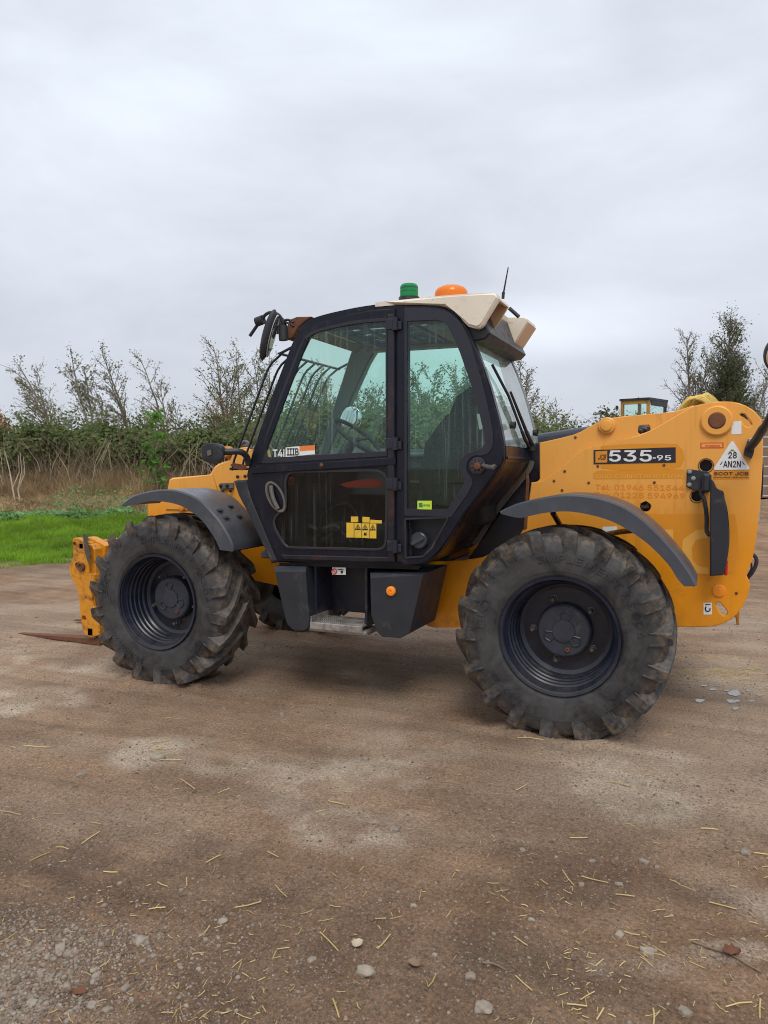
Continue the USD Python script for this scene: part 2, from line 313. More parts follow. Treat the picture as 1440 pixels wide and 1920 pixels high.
def leaf(name, cols, trans=.35, rough=.55, nsc=1.3, lo=.62, hi=1.3):
    MATS[name] = usdkit.material(stage, '/World/Looks/' + name, {
        'g': ('geometry', {}), 'r': ('rgb_ramp', {'ramp': [(i / (len(cols) - 1), c) for i, c in enumerate(cols)]}),
        'p': ('principled_bsdf', {'roughness': rough, 'specular_ior_level': .35}), 't': ('translucent_bsdf', {}), 'mx': ('mix_closure', {'fac': trans}),
        'n': ('noise_texture', {'scale': nsc, 'detail': 5.0, 'roughness': .6}), 'nr': ('map_range', {'from_min': .34, 'from_max': .66, 'to_min': lo, 'to_max': hi, 'clamp': True}), 'sc': ('vector_math', {'math_type': 'scale'})},
        [('g.position', 'n.vector'), ('n.fac', 'nr.value'), ('r.color', 'sc.vector1'), ('nr.result', 'sc.scale'), ('g.random_per_island', 'r.fac'), ('sc.vector', 'p.base_color'), ('sc.vector', 't.color'), ('p.BSDF', 'mx.closure1'), ('t.BSDF', 'mx.closure2')], surface='mx.closure')
leaf('bramble_leaf', [(.11, .145, .04), (.14, .2, .05), (.18, .25, .065), (.15, .185, .055), (.26, .27, .10), (.29, .2, .09), (.10, .15, .04), (.24, .25, .12), (.2, .13, .07)])
leaf('poplar_leaf', [(.16, .17, .075), (.22, .22, .10), (.28, .27, .14), (.36, .31, .14), (.21, .21, .10), (.42, .40, .28), (.25, .24, .13)], .55)
leaf('willow_leaf', [(.09, .15, .04), (.13, .2, .055), (.18, .24, .08), (.24, .25, .11), (.12, .17, .05), (.31, .28, .14)], .45)
leaf('ivy_leaf', [(.08, .10, .035), (.10, .125, .045), (.125, .15, .05), (.19, .13, .075), (.10, .12, .045), (.17, .17, .07)], .4)
leaf('sapling_leaf', [(.10, .22, .035), (.14, .29, .045), (.19, .33, .06)])
leaf('grass_blade', [(.18, .31, .02), (.24, .40, .028), (.30, .45, .042), (.37, .48, .075), (.20, .34, .03), (.42, .42, .14)], .4, .5)
leaf('dry_grass', [(.34, .24, .13), (.44, .33, .19), (.52, .41, .25), (.27, .18, .10), (.36, .31, .14)], .25, .8)
leaf('weed_leaf', [(.18, .34, .12), (.26, .43, .19), (.34, .48, .28), (.15, .3, .09)], .3, .5)
leaf('straw', [(.54, .41, .17), (.64, .50, .24), (.72, .59, .36), (.44, .30, .13), (.34, .23, .13), (.68, .56, .36)], .1, .5)
leaf('brown_leaf', [(.36, .2, .08), (.22, .1, .04), (.5, .33, .17)], .15, .7)
mat('bark', (0.21, 0.18, 0.145), .85, .35, 9.0)
mat('pale_stem', (0.46, 0.37, 0.27), .85, .4, 4.0)
mat('brown_stem', (0.20, 0.135, 0.09), .85, .45, 4.0)
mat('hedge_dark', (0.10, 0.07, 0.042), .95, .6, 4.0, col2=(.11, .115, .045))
mat('galvanised', (0.34, 0.35, 0.36), .5, .2, 12.0, metal=.4)
mat('orange_bin', (0.5, 0.17, 0.08), .5, .15, 4.0)
mat('old_yellow', (0.40, 0.22, 0.04), .5, .25, 5.0, dirt=(0.1, 0.05, 0.03), dirt_amt=.3, dirt_scale=4)
mat('old_black', (0.02, 0.02, 0.025), .5, .3, 5.0)

# ------------------------------------------------------------------ objects
names = {}
def numbered(path):
    k = names.get(path, 0); names[path] = k + 1
    return path if k == 0 else f'{path}_{k:03d}'
def tag(prim, label=None, category=None, group=None, kind=None):
    for k, v in (('label', label), ('category', category), ('group', group), ('kind', kind)):
        if v: prim.SetCustomDataByKey(k, v)
    return prim
ORG = {}
def thing(name, label, category, loc=(0, 0, 0), group=None):
    p = numbered('/World/' + name); x = UsdGeom.Xform.Define(stage, p); x.AddTranslateOp().Set(Gf.Vec3d(*map(float, loc)))
    ORG[p] = np.asarray(loc, float); tag(x.GetPrim(), label, category, group); return p
def sub(parent, name, label=None):
    p = numbered(parent + '/' + name); x = UsdGeom.Xform.Define(stage, p); ORG[p] = ORG[parent]
    if label: tag(x.GetPrim(), label)
    return p
def obj(name, mesh, material, parent=None, smooth=30, label=None, category=None, group=None, kind=None, attr=None):
    if isinstance(mesh, list): mesh = cat(mesh)
    if parent:
        p = numbered(parent + '/' + name); o = ORG[parent]; ORG[p] = o
    else:
        p = numbered('/World/' + name); o = np.zeros(3)
    if callable(attr):          # attributes measured on the vertices as split for shading
        v_, f_, n_ = meshkit.arrays(mesh, smooth); attr = attr(v_); mesh = TM(v_, f_); nrm = n_
    else:
        nrm = None
        if attr is not None: smooth = True
    mm = TM(np.asarray(mesh.vertices) - o, mesh.faces)
    pr = usdkit.mesh(stage, p, mm, MATS[material], smooth=False if nrm is not None else smooth)
    if nrm is not None:
        pr.CreateNormalsAttr(Vt.Vec3fArray.FromNumpy(nrm.astype(np.float32))); pr.SetNormalsInterpolation('vertex')
    if attr is not None:
        for k, v in attr.items():
            v = np.asarray(v, np.float32)
            UsdGeom.PrimvarsAPI(pr).CreatePrimvar(k, Sdf.ValueTypeNames.Float3Array if v.ndim == 2 else Sdf.ValueTypeNames.FloatArray, 'vertex').Set(
                Vt.Vec3fArray.FromNumpy(v) if v.ndim == 2 else Vt.FloatArray.FromNumpy(v))
    tag(pr.GetPrim(), label, category, group, kind); return p
def objs(name, meshes, material, parent=None, **k): return [obj(name, m_, material, parent, **k) for m_ in meshes]
# ================================================================== GROUND
rs = np.random.RandomState(5)
def nonuni(lo, hi, parts):
    out = [lo]
    for end, step0, step1 in parts:
        x = out[-1]; L = end - x; acc = 0; 
        n = max(2, int(round(2 * L / (step0 + step1)))); w = np.linspace(step0, step1, n); w *= L / w.sum()
        out += list(x + np.cumsum(w))
    return np.array(out)
ss = nonuni(-700, 700, [(-60, 120, 14), (-12, 6, .5), (-3.2, .45, .05), (-1.7, .05, .016), (1.7, .016, .016), (3.2, .016, .05), (12, .05, .5), (60, .5, 6), (700, 14, 120)])
ds = nonuni(-300, 1500, [(-20, 60, 4), (.6, 3, .06), (1.7, .06, .014), (4.2, .014, .022), (7, .022, .05), (14, .05, .12), (30, .12, .5), (120, .5, 8), (1500, 8, 200)])
def sstep(a, b, x): t = np.clip((x - a) / (b - a), 0, 1); return t * t * (3 - 2 * t)
def v3(s, d, f, z=0): return np.stack([s * f, d * f, np.zeros_like(s) + z], -1)
def edge_d(s): return 11.6 + .28 * np.sin(s * 1.3) + .2 * np.sin(s * 3.7 + 1)       # where dirt ends and grass begins
def bank(s, d):
    left = 1 - sstep(1.5, 6.0, s)
    e = edge_d(s)
    zl = .07 * sstep(-.25, .25, d - e) + .27 * sstep(0, 5.2, d - e) + .75 * sstep(5.0, 8.2, d - e) + .3 * sstep(8.0, 13, d - e)
    zr = .75 * sstep(11.5, 19.5, d) + .25 * sstep(19.5, 25, d)
    return zl * left + zr * (1 - left), left
PATCH = []       # (s, d, rs, rd, strength): pale worn gravelly patches
def px_patch(px, py, wx, wy, k):
    a = G(px, py); s, d = sd(a); s2, d2 = sd(G(px + wx, py)); s3, d3 = sd(G(px, py - wy)); PATCH.append((s, d, abs(s2 - s), abs(d3 - d), k))
for q in ((290, 1408, 120, 34, .8), (640, 1450, 180, 40, .7), (700, 1545, 140, 40, .75), (1235, 1495, 120, 46, 1.0), (1200, 1440, 120, 30, .7), (40, 1312, 110, 30, 1.0), (90, 1850, 130, 110, .9),
          (800, 1390, 170, 35, .6), (820, 1580, 130, 26, .6), (1390, 1680, 90, 60, .6), (560, 1500, 100, 26, .4), (480, 1430, 120, 26, .5), (1230, 1810, 70, 30, .5), (1330, 1790, 60, 26, .5), (150, 1225, 220, 40, .55), (380, 1560, 120, 40, .35)): px_patch(*q)
def ground_fields(s, d):
    p1 = v3(s, d, 1.0)
    warp = (meshkit.fbm(p1 * 1.7, 3, 3) - .5) * .55; warp2 = (meshkit.fbm(p1 * 1.9, 3, 8) - .5) * .45
    pale = np.zeros_like(s)
    for (a, b, ra, rb, k) in PATCH:
        q = ((s - a + warp) / ra) ** 2 + ((d - b + warp2 * max(.4, rb)) / rb) ** 2
        pale = np.maximum(pale, k * (1 - sstep(.15, 1.5, q)))
    brk = meshkit.fbm(p1 * 7.0, 4, 21)
    brk2 = meshkit.fbm(p1 * 2.6 + 7, 4, 23)
    mid = .32 * sstep(2.7, 3.4, d) * (1 - sstep(6, 10, d)) * (.4 + 1.2 * sstep(.4, .65, meshkit.fbm(p1 * .8 + 3, 3, 37)))
    pale = np.clip(mid + pale * (sstep(.34, .62, brk) * .75 + .25) * (.35 + 1.0 * sstep(.33, .62, brk2)) * .92 + .30 * sstep(.54, .72, meshkit.fbm(p1 * 1.1, 4, 31)) * sstep(2.6, 4.0, d), 0, 1)
    band = np.exp(-((d - (2.62 - .42 * (s + .9) + warp2 * .7)) / .42) ** 2) * (1 - sstep(.2, 1.1, s))
    dark = np.clip(sstep(.46, .66, meshkit.fbm(p1 * 1.35 + 4, 4, 11)) * (.35 + .65 * (1 - sstep(2.4, 3.6, d))) + band * (.25 + .8 * sstep(.35, .6, brk2)), 0, 1)
    return pale, dark, brk
def ground_z(s, d, fine=True):
    z, left = bank(s, d)
    if fine:
        p1 = v3(s, d, 1.0)
        near = 1 - sstep(9, 20, d)
        z = z + (meshkit.fbm(p1 * .8, 3, 2) - .5) * .05 * near * sstep(.5, 2, np.abs(d))
        pale, dark, brk = ground_fields(s, d)
        rough = .35 + .65 * dark
        z = z + near * ((meshkit.fbm(p1 * 9, 3, 5) - .5) * .022 * rough + (np.maximum(meshkit.fbm(p1 * 26, 2, 6), .5) - .5) * .028 * rough)
        rut = np.sin((s * .34 + d) * 2 * np.pi / .33 + 2.2 * meshkit.fbm(p1 * .9, 3, 71)) * np.exp(-((s + 1.15 + .55 * (d - 2.6)) / .5) ** 2)
        z = z + .012 * rut * near
        ridge = np.exp(-((d - edge_d(s) + .5) / .5) ** 2) * left
        z = z + ridge * ((meshkit.fbm(p1 * 2.5 * np.array([.4, 1.6, 1]), 4, 44) - .35) * .22)
        clod = np.exp(-((d - 17) / 5.0) ** 2) * (1 - left)
        z = z + clod * (meshkit.fbm(p1 * 1.6, 4, 45) - .5) * .35
        z = z - .004 * near
    return z
# the wheels stand here: keep the ground flat under them
_pc = G(1368, 1308)
WHEELPTS = [(0, .915), (2.75, .915), (0, -.915), (2.75, -.915), (_pc[0], _pc[1]), (_pc[0] + .35, _pc[1] + .05)]
S, D = np.meshgrid(ss, ds)
GZ = ground_z(S, D)
gx = CAM[0] + S * RT[0] + D * F0[0]; gy = CAM[1] + S * RT[1] + D * F0[1]
for (wx, wy) in WHEELPTS:
    w = 1 - sstep(.22, .55, np.hypot((gx - wx), (gy - wy) * .9)); GZ = GZ * (1 - w) + w * 0.002
    if (wx, wy) in WHEELPTS[:4]: e_ = np.hypot((gx - wx) / .31, (gy - wy) / .27); GZ = GZ + .03 * np.exp(-((e_ - 1.0) / .22) ** 2) * sstep(.3, .6, meshkit.fbm(v3(gx, gy, 9.0), 3, 88))
pale, dark, brk = ground_fields(S, D)
_, left = bank(S, D)
grassy = sstep(-.1, .35, D - edge_d(S)) * left
dry = sstep(4.6, 6.0, D - edge_d(S) + (meshkit.fbm(v3(S, D, 1.2), 3, 66) - .5) * 2) * left
V = np.stack([gx, gy, GZ], -1).reshape(-1, 3); nr, nc = S.shape
i, j = np.meshgrid(np.arange(nr - 1), np.arange(nc - 1), indexing='ij'); a = (i * nc + j).ravel()
gm = quads(V, np.stack([a, a + 1, a + nc + 1, a + nc], 1))
if meshkit.arrays(gm, True)[2][:, 2].mean() < 0: gm = TM(gm.vertices, gm.faces[:, ::-1])
wet = np.exp(-((D - edge_d(S) + .6) / .55) ** 2) * left
_ps, _pd = sd(G(1368, 1308)); wet = wet + 1.1 * np.exp(-((S - _ps) / .26) ** 2 - ((D - _pd) / .24) ** 2)
_a, _b = G(0, 1600), G(700, 1900); TRK = -math.atan2(_b[1] - _a[1], _b[0] - _a[0])
usd_ground = {'n1': ('noise_texture', {'scale': 3.0, 'detail': 8.0, 'roughness': .65}), 'n2': ('noise_texture', {'scale': 70.0, 'detail': 9.0, 'roughness': .85}),
    'n3': ('noise_texture', {'scale': 160.0, 'detail': 4.0, 'roughness': .7}), 'v': ('voronoi_texture', {'scale': 95.0}), 'v2': ('voronoi_texture', {'scale': 210.0}),
    'g': ('geometry', {}), 'ap': ('attribute', {'attribute': 'pale'}), 'ad': ('attribute', {'attribute': 'dark'}), 'ag': ('attribute', {'attribute': 'grassy'}),
    'r1': ('map_range', {'from_min': .34, 'from_max': .66, 'clamp': True}), 'm1': ('mix_color', {'a': (.192, .108, .060), 'b': (.300, .190, .117)}),
    'm2': ('mix_color', {'b': (.43, .34, .25)}), 'm3': ('mix_color', {'b': (.096, .062, .04)}), 'm4': ('mix_color', {'b': (.10, .14, .025)}), 'ay': ('attribute', {'attribute': 'dry'}), 'm6': ('mix_color', {'b': (.40, .29, .16)}),
    'tm': ('mapping', {'rotation': (0, 0, TRK), 'scale': (.35, 5.5, 1.0)}), 'tn': ('noise_texture', {'scale': 1.0, 'detail': 6.0, 'roughness': .62, 'distortion': .3}), 'tr': ('map_range', {'from_min': .3, 'from_max': .7, 'to_min': .78, 'to_max': 1.2, 'clamp': True}), 'ts': ('vector_math', {'math_type': 'scale'}),
    'r2': ('map_range', {'from_min': .3, 'from_max': .7, 'to_min': .12, 'to_max': 1.9, 'clamp': False}), 'sc': ('vector_math', {'math_type': 'scale'}),
    'vs': ('map_range', {'from_min': .78, 'from_max': .9, 'to_min': 0.0, 'to_max': .55, 'clamp': True}), 'sepc': ('separate_color', {}), 'm5': ('mix_color', {'b': (.42, .36, .3)}),
    'va': ('map_range', {'from_min': .25, 'from_max': .45, 'to_min': 1.0, 'to_max': 0.0, 'clamp': True}), 'vm': ('math', {'math_type': 'multiply'}),
    'dmul': ('math', {'math_type': 'multiply', 'value2': .62}),
    'h1': ('math', {'math_type': 'multiply_add', 'value2': .8}), 'b': ('bump', {'strength': .9, 'distance': .010}),
    'rg': ('map_range', {'from_min': 0.0, 'from_max': 1.0, 'to_min': .9, 'to_max': .72, 'clamp': True}),
    'p': ('principled_bsdf', {'specular_ior_level': .3})}
usdL = [('g.position', 'n1.vector'), ('g.position', 'n2.vector'), ('g.position', 'n3.vector'), ('g.position', 'v.vector'), ('g.position', 'v2.vector'),
    ('n1.fac', 'r1.value'), ('r1.result', 'm1.fac'), ('m1.result', 'm2.a'), ('ap.fac', 'm2.fac'), ('m2.result', 'm3.a'), ('ad.fac', 'dmul.value1'), ('dmul.value', 'm3.fac'),
    ('m3.result', 'sc.vector1'), ('n2.fac', 'r2.value'), ('r2.result', 'sc.scale'), ('v.color', 'sepc.color'), ('sepc.r', 'vs.value'), ('v.distance', 'va.value'),
    ('vs.result', 'vm.value1'), ('va.result', 'vm.value2'), ('vm.value', 'm5.fac'), ('sc.vector', 'm5.a'), ('m5.result', 'm4.a'), ('ag.fac', 'm4.fac'), ('m4.result', 'm6.a'), ('ay.fac', 'm6.fac'), ('g.position', 'tm.vector'), ('tm.vector', 'tn.vector'), ('tn.fac', 'tr.value'), ('m6.result', 'ts.vector1'), ('tr.result', 'ts.scale'), ('ts.vector', 'p.base_color'),
    ('n2.fac', 'h1.value1'), ('n3.fac', 'h1.value3'), ('h1.value', 'b.height'), ('b.normal', 'p.normal'), ('ad.fac', 'rg.value'), ('rg.result', 'p.roughness')]
MATS['earth'] = usdkit.material(stage, '/World/Looks/earth', usd_ground, usdL, surface='p.BSDF')
obj('ground', gm, 'earth', kind='structure', attr={'pale': pale.ravel(), 'dark': np.clip(dark + wet * .8, 0, 1).ravel(), 'grassy': grassy.ravel(), 'dry': dry.ravel()})
from scipy.interpolate import RegularGridInterpolator
_gi = RegularGridInterpolator((ds, ss), GZ, bounds_error=False, fill_value=0.0)
def gz(s, d): return _gi(np.stack([np.asarray(d, float), np.asarray(s, float)], -1))
def gzw(x, y):
    s, d = sd(np.array([x, y, 0.0])); return float(gz(np.array([s]), np.array([d]))[0])
# ================================================================== TELEHANDLER
T = thing('telehandler', 'big orange-yellow telescopic handler with black cab and pallet forks, parked side-on in the dirt yard', 'telehandler', (1.375, 0, 0))
ZC = 0.582
def tyre_mesh(cx, side, lugs_phase):
    prof = [(-.165, .318), (-.19, .335), (-.200, .362), (-.208, .42), (-.205, .472), (-.190, .524), (-.168, .552), (-.13, .567), (0, .576),
            (.13, .567), (.168, .552), (.190, .524), (.205, .472), (.2065, .47), (.208, .42), (.2025, .366), (.200, .362), (.19, .335), (.165, .318)]
    body = lathe(curve(prof, 2), (0, 0, 0), 'y', 96)
    ms = [body]
    rngl = np.random.RandomState(int(cx * 10) + 3)
    for half in (1, -1):
        for k in range(18):
            ph0 = 2 * math.pi * (k + (0 if half == 1 else .5)) / 18 + lugs_phase
            rows = []
            samp = [(.206, .470, .482, .026, .032), (.2125, .472, .520, .030, .038), (.2135, .475, .574, .032, .041), (.204, .50, .589, .032, .044), (.184, .53, .5955, .031, .044), (.13, .545, .599, .029, .042), (.07, .55, .601, .028, .041), (.01, .552, .602, .027, .041), (-.035, .552, .602, .027, .041)]
            for (w, rb, rt, ht, hb) in samp:
                adv = .36 * max(0, (.205 - w)) / .2 * (1 + .12 * (w < .1))
                for (r, dx) in ((rb, -hb), (rt - .006, -ht), (rt, -ht + .006), (rt, ht - .006), (rt - .006, ht), (rb, hb)):
                    an = ph0 + adv + dx / .58
                    rows.append((r * math.cos(an), half * w, r * math.sin(an)))
            n = 6; N = len(samp)
            f = [[q * n + e, q * n + e + 1, (q + 1) * n + e + 1, (q + 1) * n + e] for q in range(N - 1) for e in range(n - 1)]
            mm = quads(rows, f); o = (N - 1) * n
            caps = [[0, 1, 2], [0, 2, 3], [0, 3, 4], [0, 4, 5]]; caps += [[o + c2 for c2 in c1] for c1 in caps]
            ms.append(TM(mm.vertices, np.vstack([mm.faces, caps])))
    r = cat(ms); v = np.array(r.vertices)
    v[:, 1] *= side
    # rotation sense: the chevron leads towards +x over the top
    v[:, 0] *= -1
    v += [cx, side * .915, ZC]
    low = v[:, 2] < .05
    v[:, 1] += np.where(low, np.sign(v[:, 1] - side * .915) * (.05 - np.minimum(v[:, 2], .05)) * .18 * (np.abs(v[:, 1] - side * .915) > .1), 0)
    v[:, 2] = np.maximum(v[:, 2], .003)
    rr = TM(v, r.faces if side < 0 else r.faces[:, ::-1]); rr.merge_vertices()
    def mudf(v_):
        rad = np.hypot(v_[:, 0] - cx, v_[:, 2] - ZC); return {'mud': np.clip((rad - .49) / .05, 0, 1) * np.where(rad > .588, .55, 1.0) * .95 + .16}
    return rr, mudf
def wall_text(s, cx, side, R, a0, a1, h, y):
    """Raised lettering bent along the sidewall from angle a0 (clockwise as the viewer sees it) to a1."""
    t = meshkit.text_mesh(s, 1.0, .006, True); v = np.array(t.vertices); v[:, 0] -= v[:, 0].min(); L = v[:, 0].max()
    an = math.pi / 2 - (a0 + (a1 - a0) * v[:, 0] / L)
    r = R + v[:, 1] * h
    return TM(np.stack([cx - r * np.cos(an), np.full(len(v), y) + v[:, 2] - .002, ZC + r * np.sin(an)], 1), t.faces)
def wheel(cx, side, phase, hubphase, full=True):
    wp = sub(T, 'wheel'); c = (cx, side * .915, ZC)
    tm, mud = tyre_mesh(cx, side, phase)
    obj('tyre', tm, 'tyre_rubber', wp, smooth=38, attr=mud)
    dish = [(.200, .316), (.203, .330), (.196, .333), (.188, .330), (.180, .314), (.150, .306), (.140, .300), (.120, .300), (.112, .292), (.085, .291), (.078, .284), (.050, .283), (.043, .276), (.015, .275), (.004, .266),
            (-.02, .262), (-.03, .24), (-.028, .15), (-.06, .10)]
    obj('rim', lathe(dish, c, 'y', 72, side), 'rim_paint', wp, smooth=25)
    hub = [(-.03, .158), (.015, .155), (.028, .150), (.035, .140), (.037, .07), (.037, .0)]
    parts = [lathe(hub, c, 'y', 48, side), lathe([(.036, .066), (.046, .062), (.047, .05), (.047, .0)], c, 'y', 36, side)]
    for k in range(3):
        a = hubphase + k * 2 * math.pi / 3 + .5
        for da in (-.42, .42):
            pts = [(c[0] + r * math.cos(a + q), c[1] + side * .0385, c[2] + r * math.sin(a + q)) for r, q in ((.062, da * .55), (.098, da * .75), (.112, da * .2), (.112, 0))]
            parts.append(tube(pts, .006, 6))
    obj('hub', parts, 'hub_paint', wp, smooth=30)
    if full:
        for k in range(5):
            a = hubphase + k * 2 * math.pi / 5
            q = np.array([c[0] + .184 * math.cos(a), c[1] + side * -.03, c[2] + .184 * math.sin(a)])
            obj('wheel_nut', [lathe([(-.002, .024), (.006, .024), (.008, .017), (.03, .017), (.034, .012), (.05, .011), (.05, 0)], q, 'y', 6, side)], 'bolt_steel', wp, smooth=20)
        q = np.array([c[0] - .108 * math.cos(hubphase + .15), c[1] + side * .036, c[2] - .108 * math.sin(hubphase + .15)])
        obj('drain_plug', lathe([(0, .014), (.01, .013), (.012, .008), (.006, .006), (.006, 0)], q, 'y', 10, side), 'rust', wp)
        yl = side * .915 + side * .208
        objs('tyre_lettering', [wall_text('IMPLEMENT AS504', cx, side, .418, -.28, 1.5, .036, yl), wall_text('BKT', cx, side, .42, 2.15, 2.55, .045, yl),
                               wall_text('15.5/80-24', cx, side, .42, 3.4, 4.15, .036, yl), wall_text('BKT', cx, side, .42, 4.75, 5.2, .045, yl)], 'tyre_rubber', wp, smooth=False)
    return wp
wheel(0, 1, .06, 1.2 + .0)
wheel(2.75, 1, .2, .9)
wheel(0, -1, .1, .9, False)
wheel(2.75, -1, .15, .4, False)
# ---- axles and chassis
for cx in (0, 2.75):
    obj('axle', [cyl((cx, -.87, ZC), (cx, .87, ZC), .095, 16), sph((cx, -.05, ZC), .23, 2, (1, .8, 1)), box((cx, .62, ZC), (.2, .18, .26), .05), box((cx, -.62, ZC), (.2, .18, .26), .05)], 'dark_steel', T)
YP = .45
rear_px = [(1290, 766), (1298, 761.7), (1315, 757.5), (1331.7, 754.6), (1346, 752.8), (1360.8, 752.5), (1374, 753.2), (1385.8, 755.6), (1399, 760.5), (1410.8, 767.5), (1420, 775.5), (1426, 784), (1429.8, 795), (1431, 812), (1430.5, 845), (1428.5, 900), (1425, 949), (1419, 1003), (1411, 1049),
           (1401.5, 1072), (1400.5, 1080), (1405, 1090), (1406, 1099), (1402.5, 1116), (1394, 1135), (1381.7, 1152), (1370, 1162), (1356.7, 1169), (1341, 1174), (1323, 1176), (1273, 1175.5)]
main = XZ(rear_px, YP) + [(-.3, .50), (.3, .46)] + XZ([(855, 1177), (815, 1177)], YP) + [(1.0, .43), (1.2, .60), (2.15, .635)] + XZ([(520, 1098), (478, 1089)], YP) + [(2.48, .78), (3.05, .98)] + \
    XZ([(309, 957), (313, 920), (317, 900), (322, 896), (392, 890)], YP) + XZ([(397, 884), (402, 875), (410, 869), (430, 862), (437, 848), (448, 840), (462, 838)], YP) + [(2.2, 1.45), (1.8, 1.0), (1.2, .86)] + \
    XZ([(822, 1053), (865, 1051), (905, 1045), (970, 1012), (985, 985), (996, 905), (1019, 901), (1048, 880), (1090, 843), (1110, 837), (1131.7, 832), (1165, 825), (1198, 816), (1223, 805.5), (1248, 791)], YP)
mainP = Polygon(main).buffer(0)
def circP(px, py, r, y=YP, ry=None):
    c = P(px, py, y); k = r / FPX * ((c - CAM) @ FW); return affinity.scale(Point(c[0], c[2]).buffer(1, 24), k, k * (ry or 1))
def slotP(pts, r, y=YP):
    c = P(*pts[0], y); k = r / FPX * ((c - CAM) @ FW); return LineString(XZ(pts, y)).buffer(k)
holes = [circP(1323.6, 873, 11), circP(1306.7, 930.4, 10), circP(1210, 950, 9.5)]
slot1 = PL([(1387, 782), (1387, 777), (1391, 775), (1396, 776), (1409, 792), (1410, 797), (1404, 801), (1397, 799)], YP); slot2 = PL([(1342, 1134), (1342, 1130), (1346, 1128.5), (1351, 1130), (1364, 1147), (1363, 1153), (1358, 1155), (1350, 1149)], YP)
for h in holes + [slot1, slot2]: mainP = mainP.difference(h)
obj('side_plate', plate(mainP, YP - .022, YP, .005), 'yellow_paint', T, smooth=20)
obj('side_plate', plate(Polygon(main).buffer(0), -YP, -YP + .022, .0), 'yellow_paint', T, smooth=20)
# the inner plate that carries the boom foot, a little deeper
inner_px = [(1000, 912), (1012, 898), (1011.5, 830), (1035, 825), (1056.7, 820), (1075, 815), (1090, 809), (1103, 801), (1115, 795), (1127, 789), (1140, 784.6), (1173, 780), (1236, 775), (1265, 771.5), (1300, 760), (1340, 800), (1250, 830), (1150, 850), (1060, 910)]
innerP = PL(inner_px, YP - .03)
hs = PL([(1196, 802), (1199, 798), (1216, 797), (1219, 800), (1219, 808), (1200, 814), (1196, 811)], YP - .03)
obj('boom_foot_plate', plate(innerP.difference(hs), YP - .05, YP - .03, .004), 'yellow_paint', T, smooth=20)
for k in (0, 1):
    a = P(1199 + k * 10, 812 - 2 * k, YP - .09); b = P(1215 + k * 10, 802 - 2 * k, YP - .13)
    obj('hydraulic_hose', [cyl(a, b, .016, 10), cyl(a + (b - a) * .05, a + (b - a) * .3, .021, 8), cyl(a + (b - a) * .45, a + (b - a) * .6, .020, 10)], 'bolt_steel', T)
objs('crossmember', [box((-.90, 0, 1.15), (.05, .85, .9), .01), box((.15, 0, .62), (1.6, .82, .1), .02)], 'chassis_paint', T)
obj('hole_dark_backing', box((-.55, .30, 1.1), (.5, .02, 1.1)), 'dark_steel', T)  # added dark sheet behind the plate holes, painting the shade inside
objs('belly_pan', [box((1.5, 0, .72), (1.5, .8, .22), .03), box((1.45, .2, .93), (1.2, .5, .12), .02)], 'dark_steel', T)
obj('engine_cover', [box((1.2, -.82, 1.08), (2.0, .56, .80), .06)], 'yellow_paint', T)
c = P(1344, 789, YP)
obj('pivot_boss', lathe([(0, .088), (.016, .086), (.022, .078), (.022, .048), (.016, .046)], c, 'y', 40), 'yellow_paint', T)
obj('pivot_pin', lathe([(.0, .046), (.024, .045), (.028, .04), (.027, .0)], c, 'y', 28), 'rust', T)
c = P(1138, 798, YP - .03)
obj('ram_pin', [lathe([(0, .052), (.02, .05), (.024, .044), (.024, .036), (.034, .034), (.037, .028), (.037, 0)], c, 'y', 32)], 'yellow_paint', T)
bolts = [(1079, 820), (1059, 883.5), (1039, 901.5), (1054, 919), (1104, 905), (1121, 874), (1245, 872), (1227, 904.5), (1381, 1112), (1017, 938)]
for (a, b) in bolts:
    c = P(a, b, YP if b > 830 else YP - .03)
    obj('bolt', lathe([(0, .009), (.004, .009), (.006, .005), (.006, 0)], c, 'y', 6), 'rust', T, smooth=False)
# ---- decals on the side plate
dp = PL([(1113, 843.8), (1267, 838.5), (1267, 867.2), (1113, 870.4)], YP + .0015)
def textpx(s, x0, y0, x1, y1, y, **k):
    """Lettering whose lower left corner is seen at (x0, y0) and upper right at (x1, y1)."""
    a, b, c = P(x0, y0, y), P(x1, y0, y), P(x0, y1, y); return text(s, a[0], a[2], a[0] - b[0], c[2] - a[2], y, **k)
gp = PL([(1128, 838), (1180, 834), (1240, 833), (1268, 834), (1279, 845), (1282, 860), (1275, 874), (1255, 879), (1160, 880), (1128, 876)], YP)
obj('old_decal_mark', sheet(gp.buffer(.005), YP + .0008), 'faded_patch', T, label='darker orange rounded shape left by an old removed decal')
dm = obj('model_decal', plate(dp, YP + .001, YP + .0028, 0), 'navy_decal', T, label='dark model number decal reading 535-95')
obj('decal_square', sheet(PL([(1116.5, 846.2), (1138.5, 845.3), (1138.5, 867), (1116.5, 867.8)], YP + .003), YP + .0042), 'faded_patch', dm)
obj('decal_lettering', [textpx('JCB', 1121, 862, 1135, 852, YP + .0046, shear=.25)], 'black_print', dm, smooth=False)
obj('decal_lettering', [textpx('535', 1142, 865.6, 1222.5, 844.5, YP + .0032), textpx('-', 1224, 860, 1229.5, 857.6, YP + .0032), textpx('95', 1231.5, 863.3, 1258.5, 853.3, YP + .0032)], 'white_print', dm, smooth=False)
gd = obj('old_decal_mark', sheet(PL([(1113, 887.5), (1119, 883), (1283, 879.8), (1283, 897.5), (1113, 898.3)], YP), YP + .0008), 'faded_patch', T, label='faded banner mark with ghost lettering of a construction firm')
obj('ghost_lettering', [textpx('DSD CONSTRUCTION', 1118, 896.8, 1280, 889.3, YP + .0012, bold=False, depth=.0002)], 'pale_patch', gd, smooth=False)
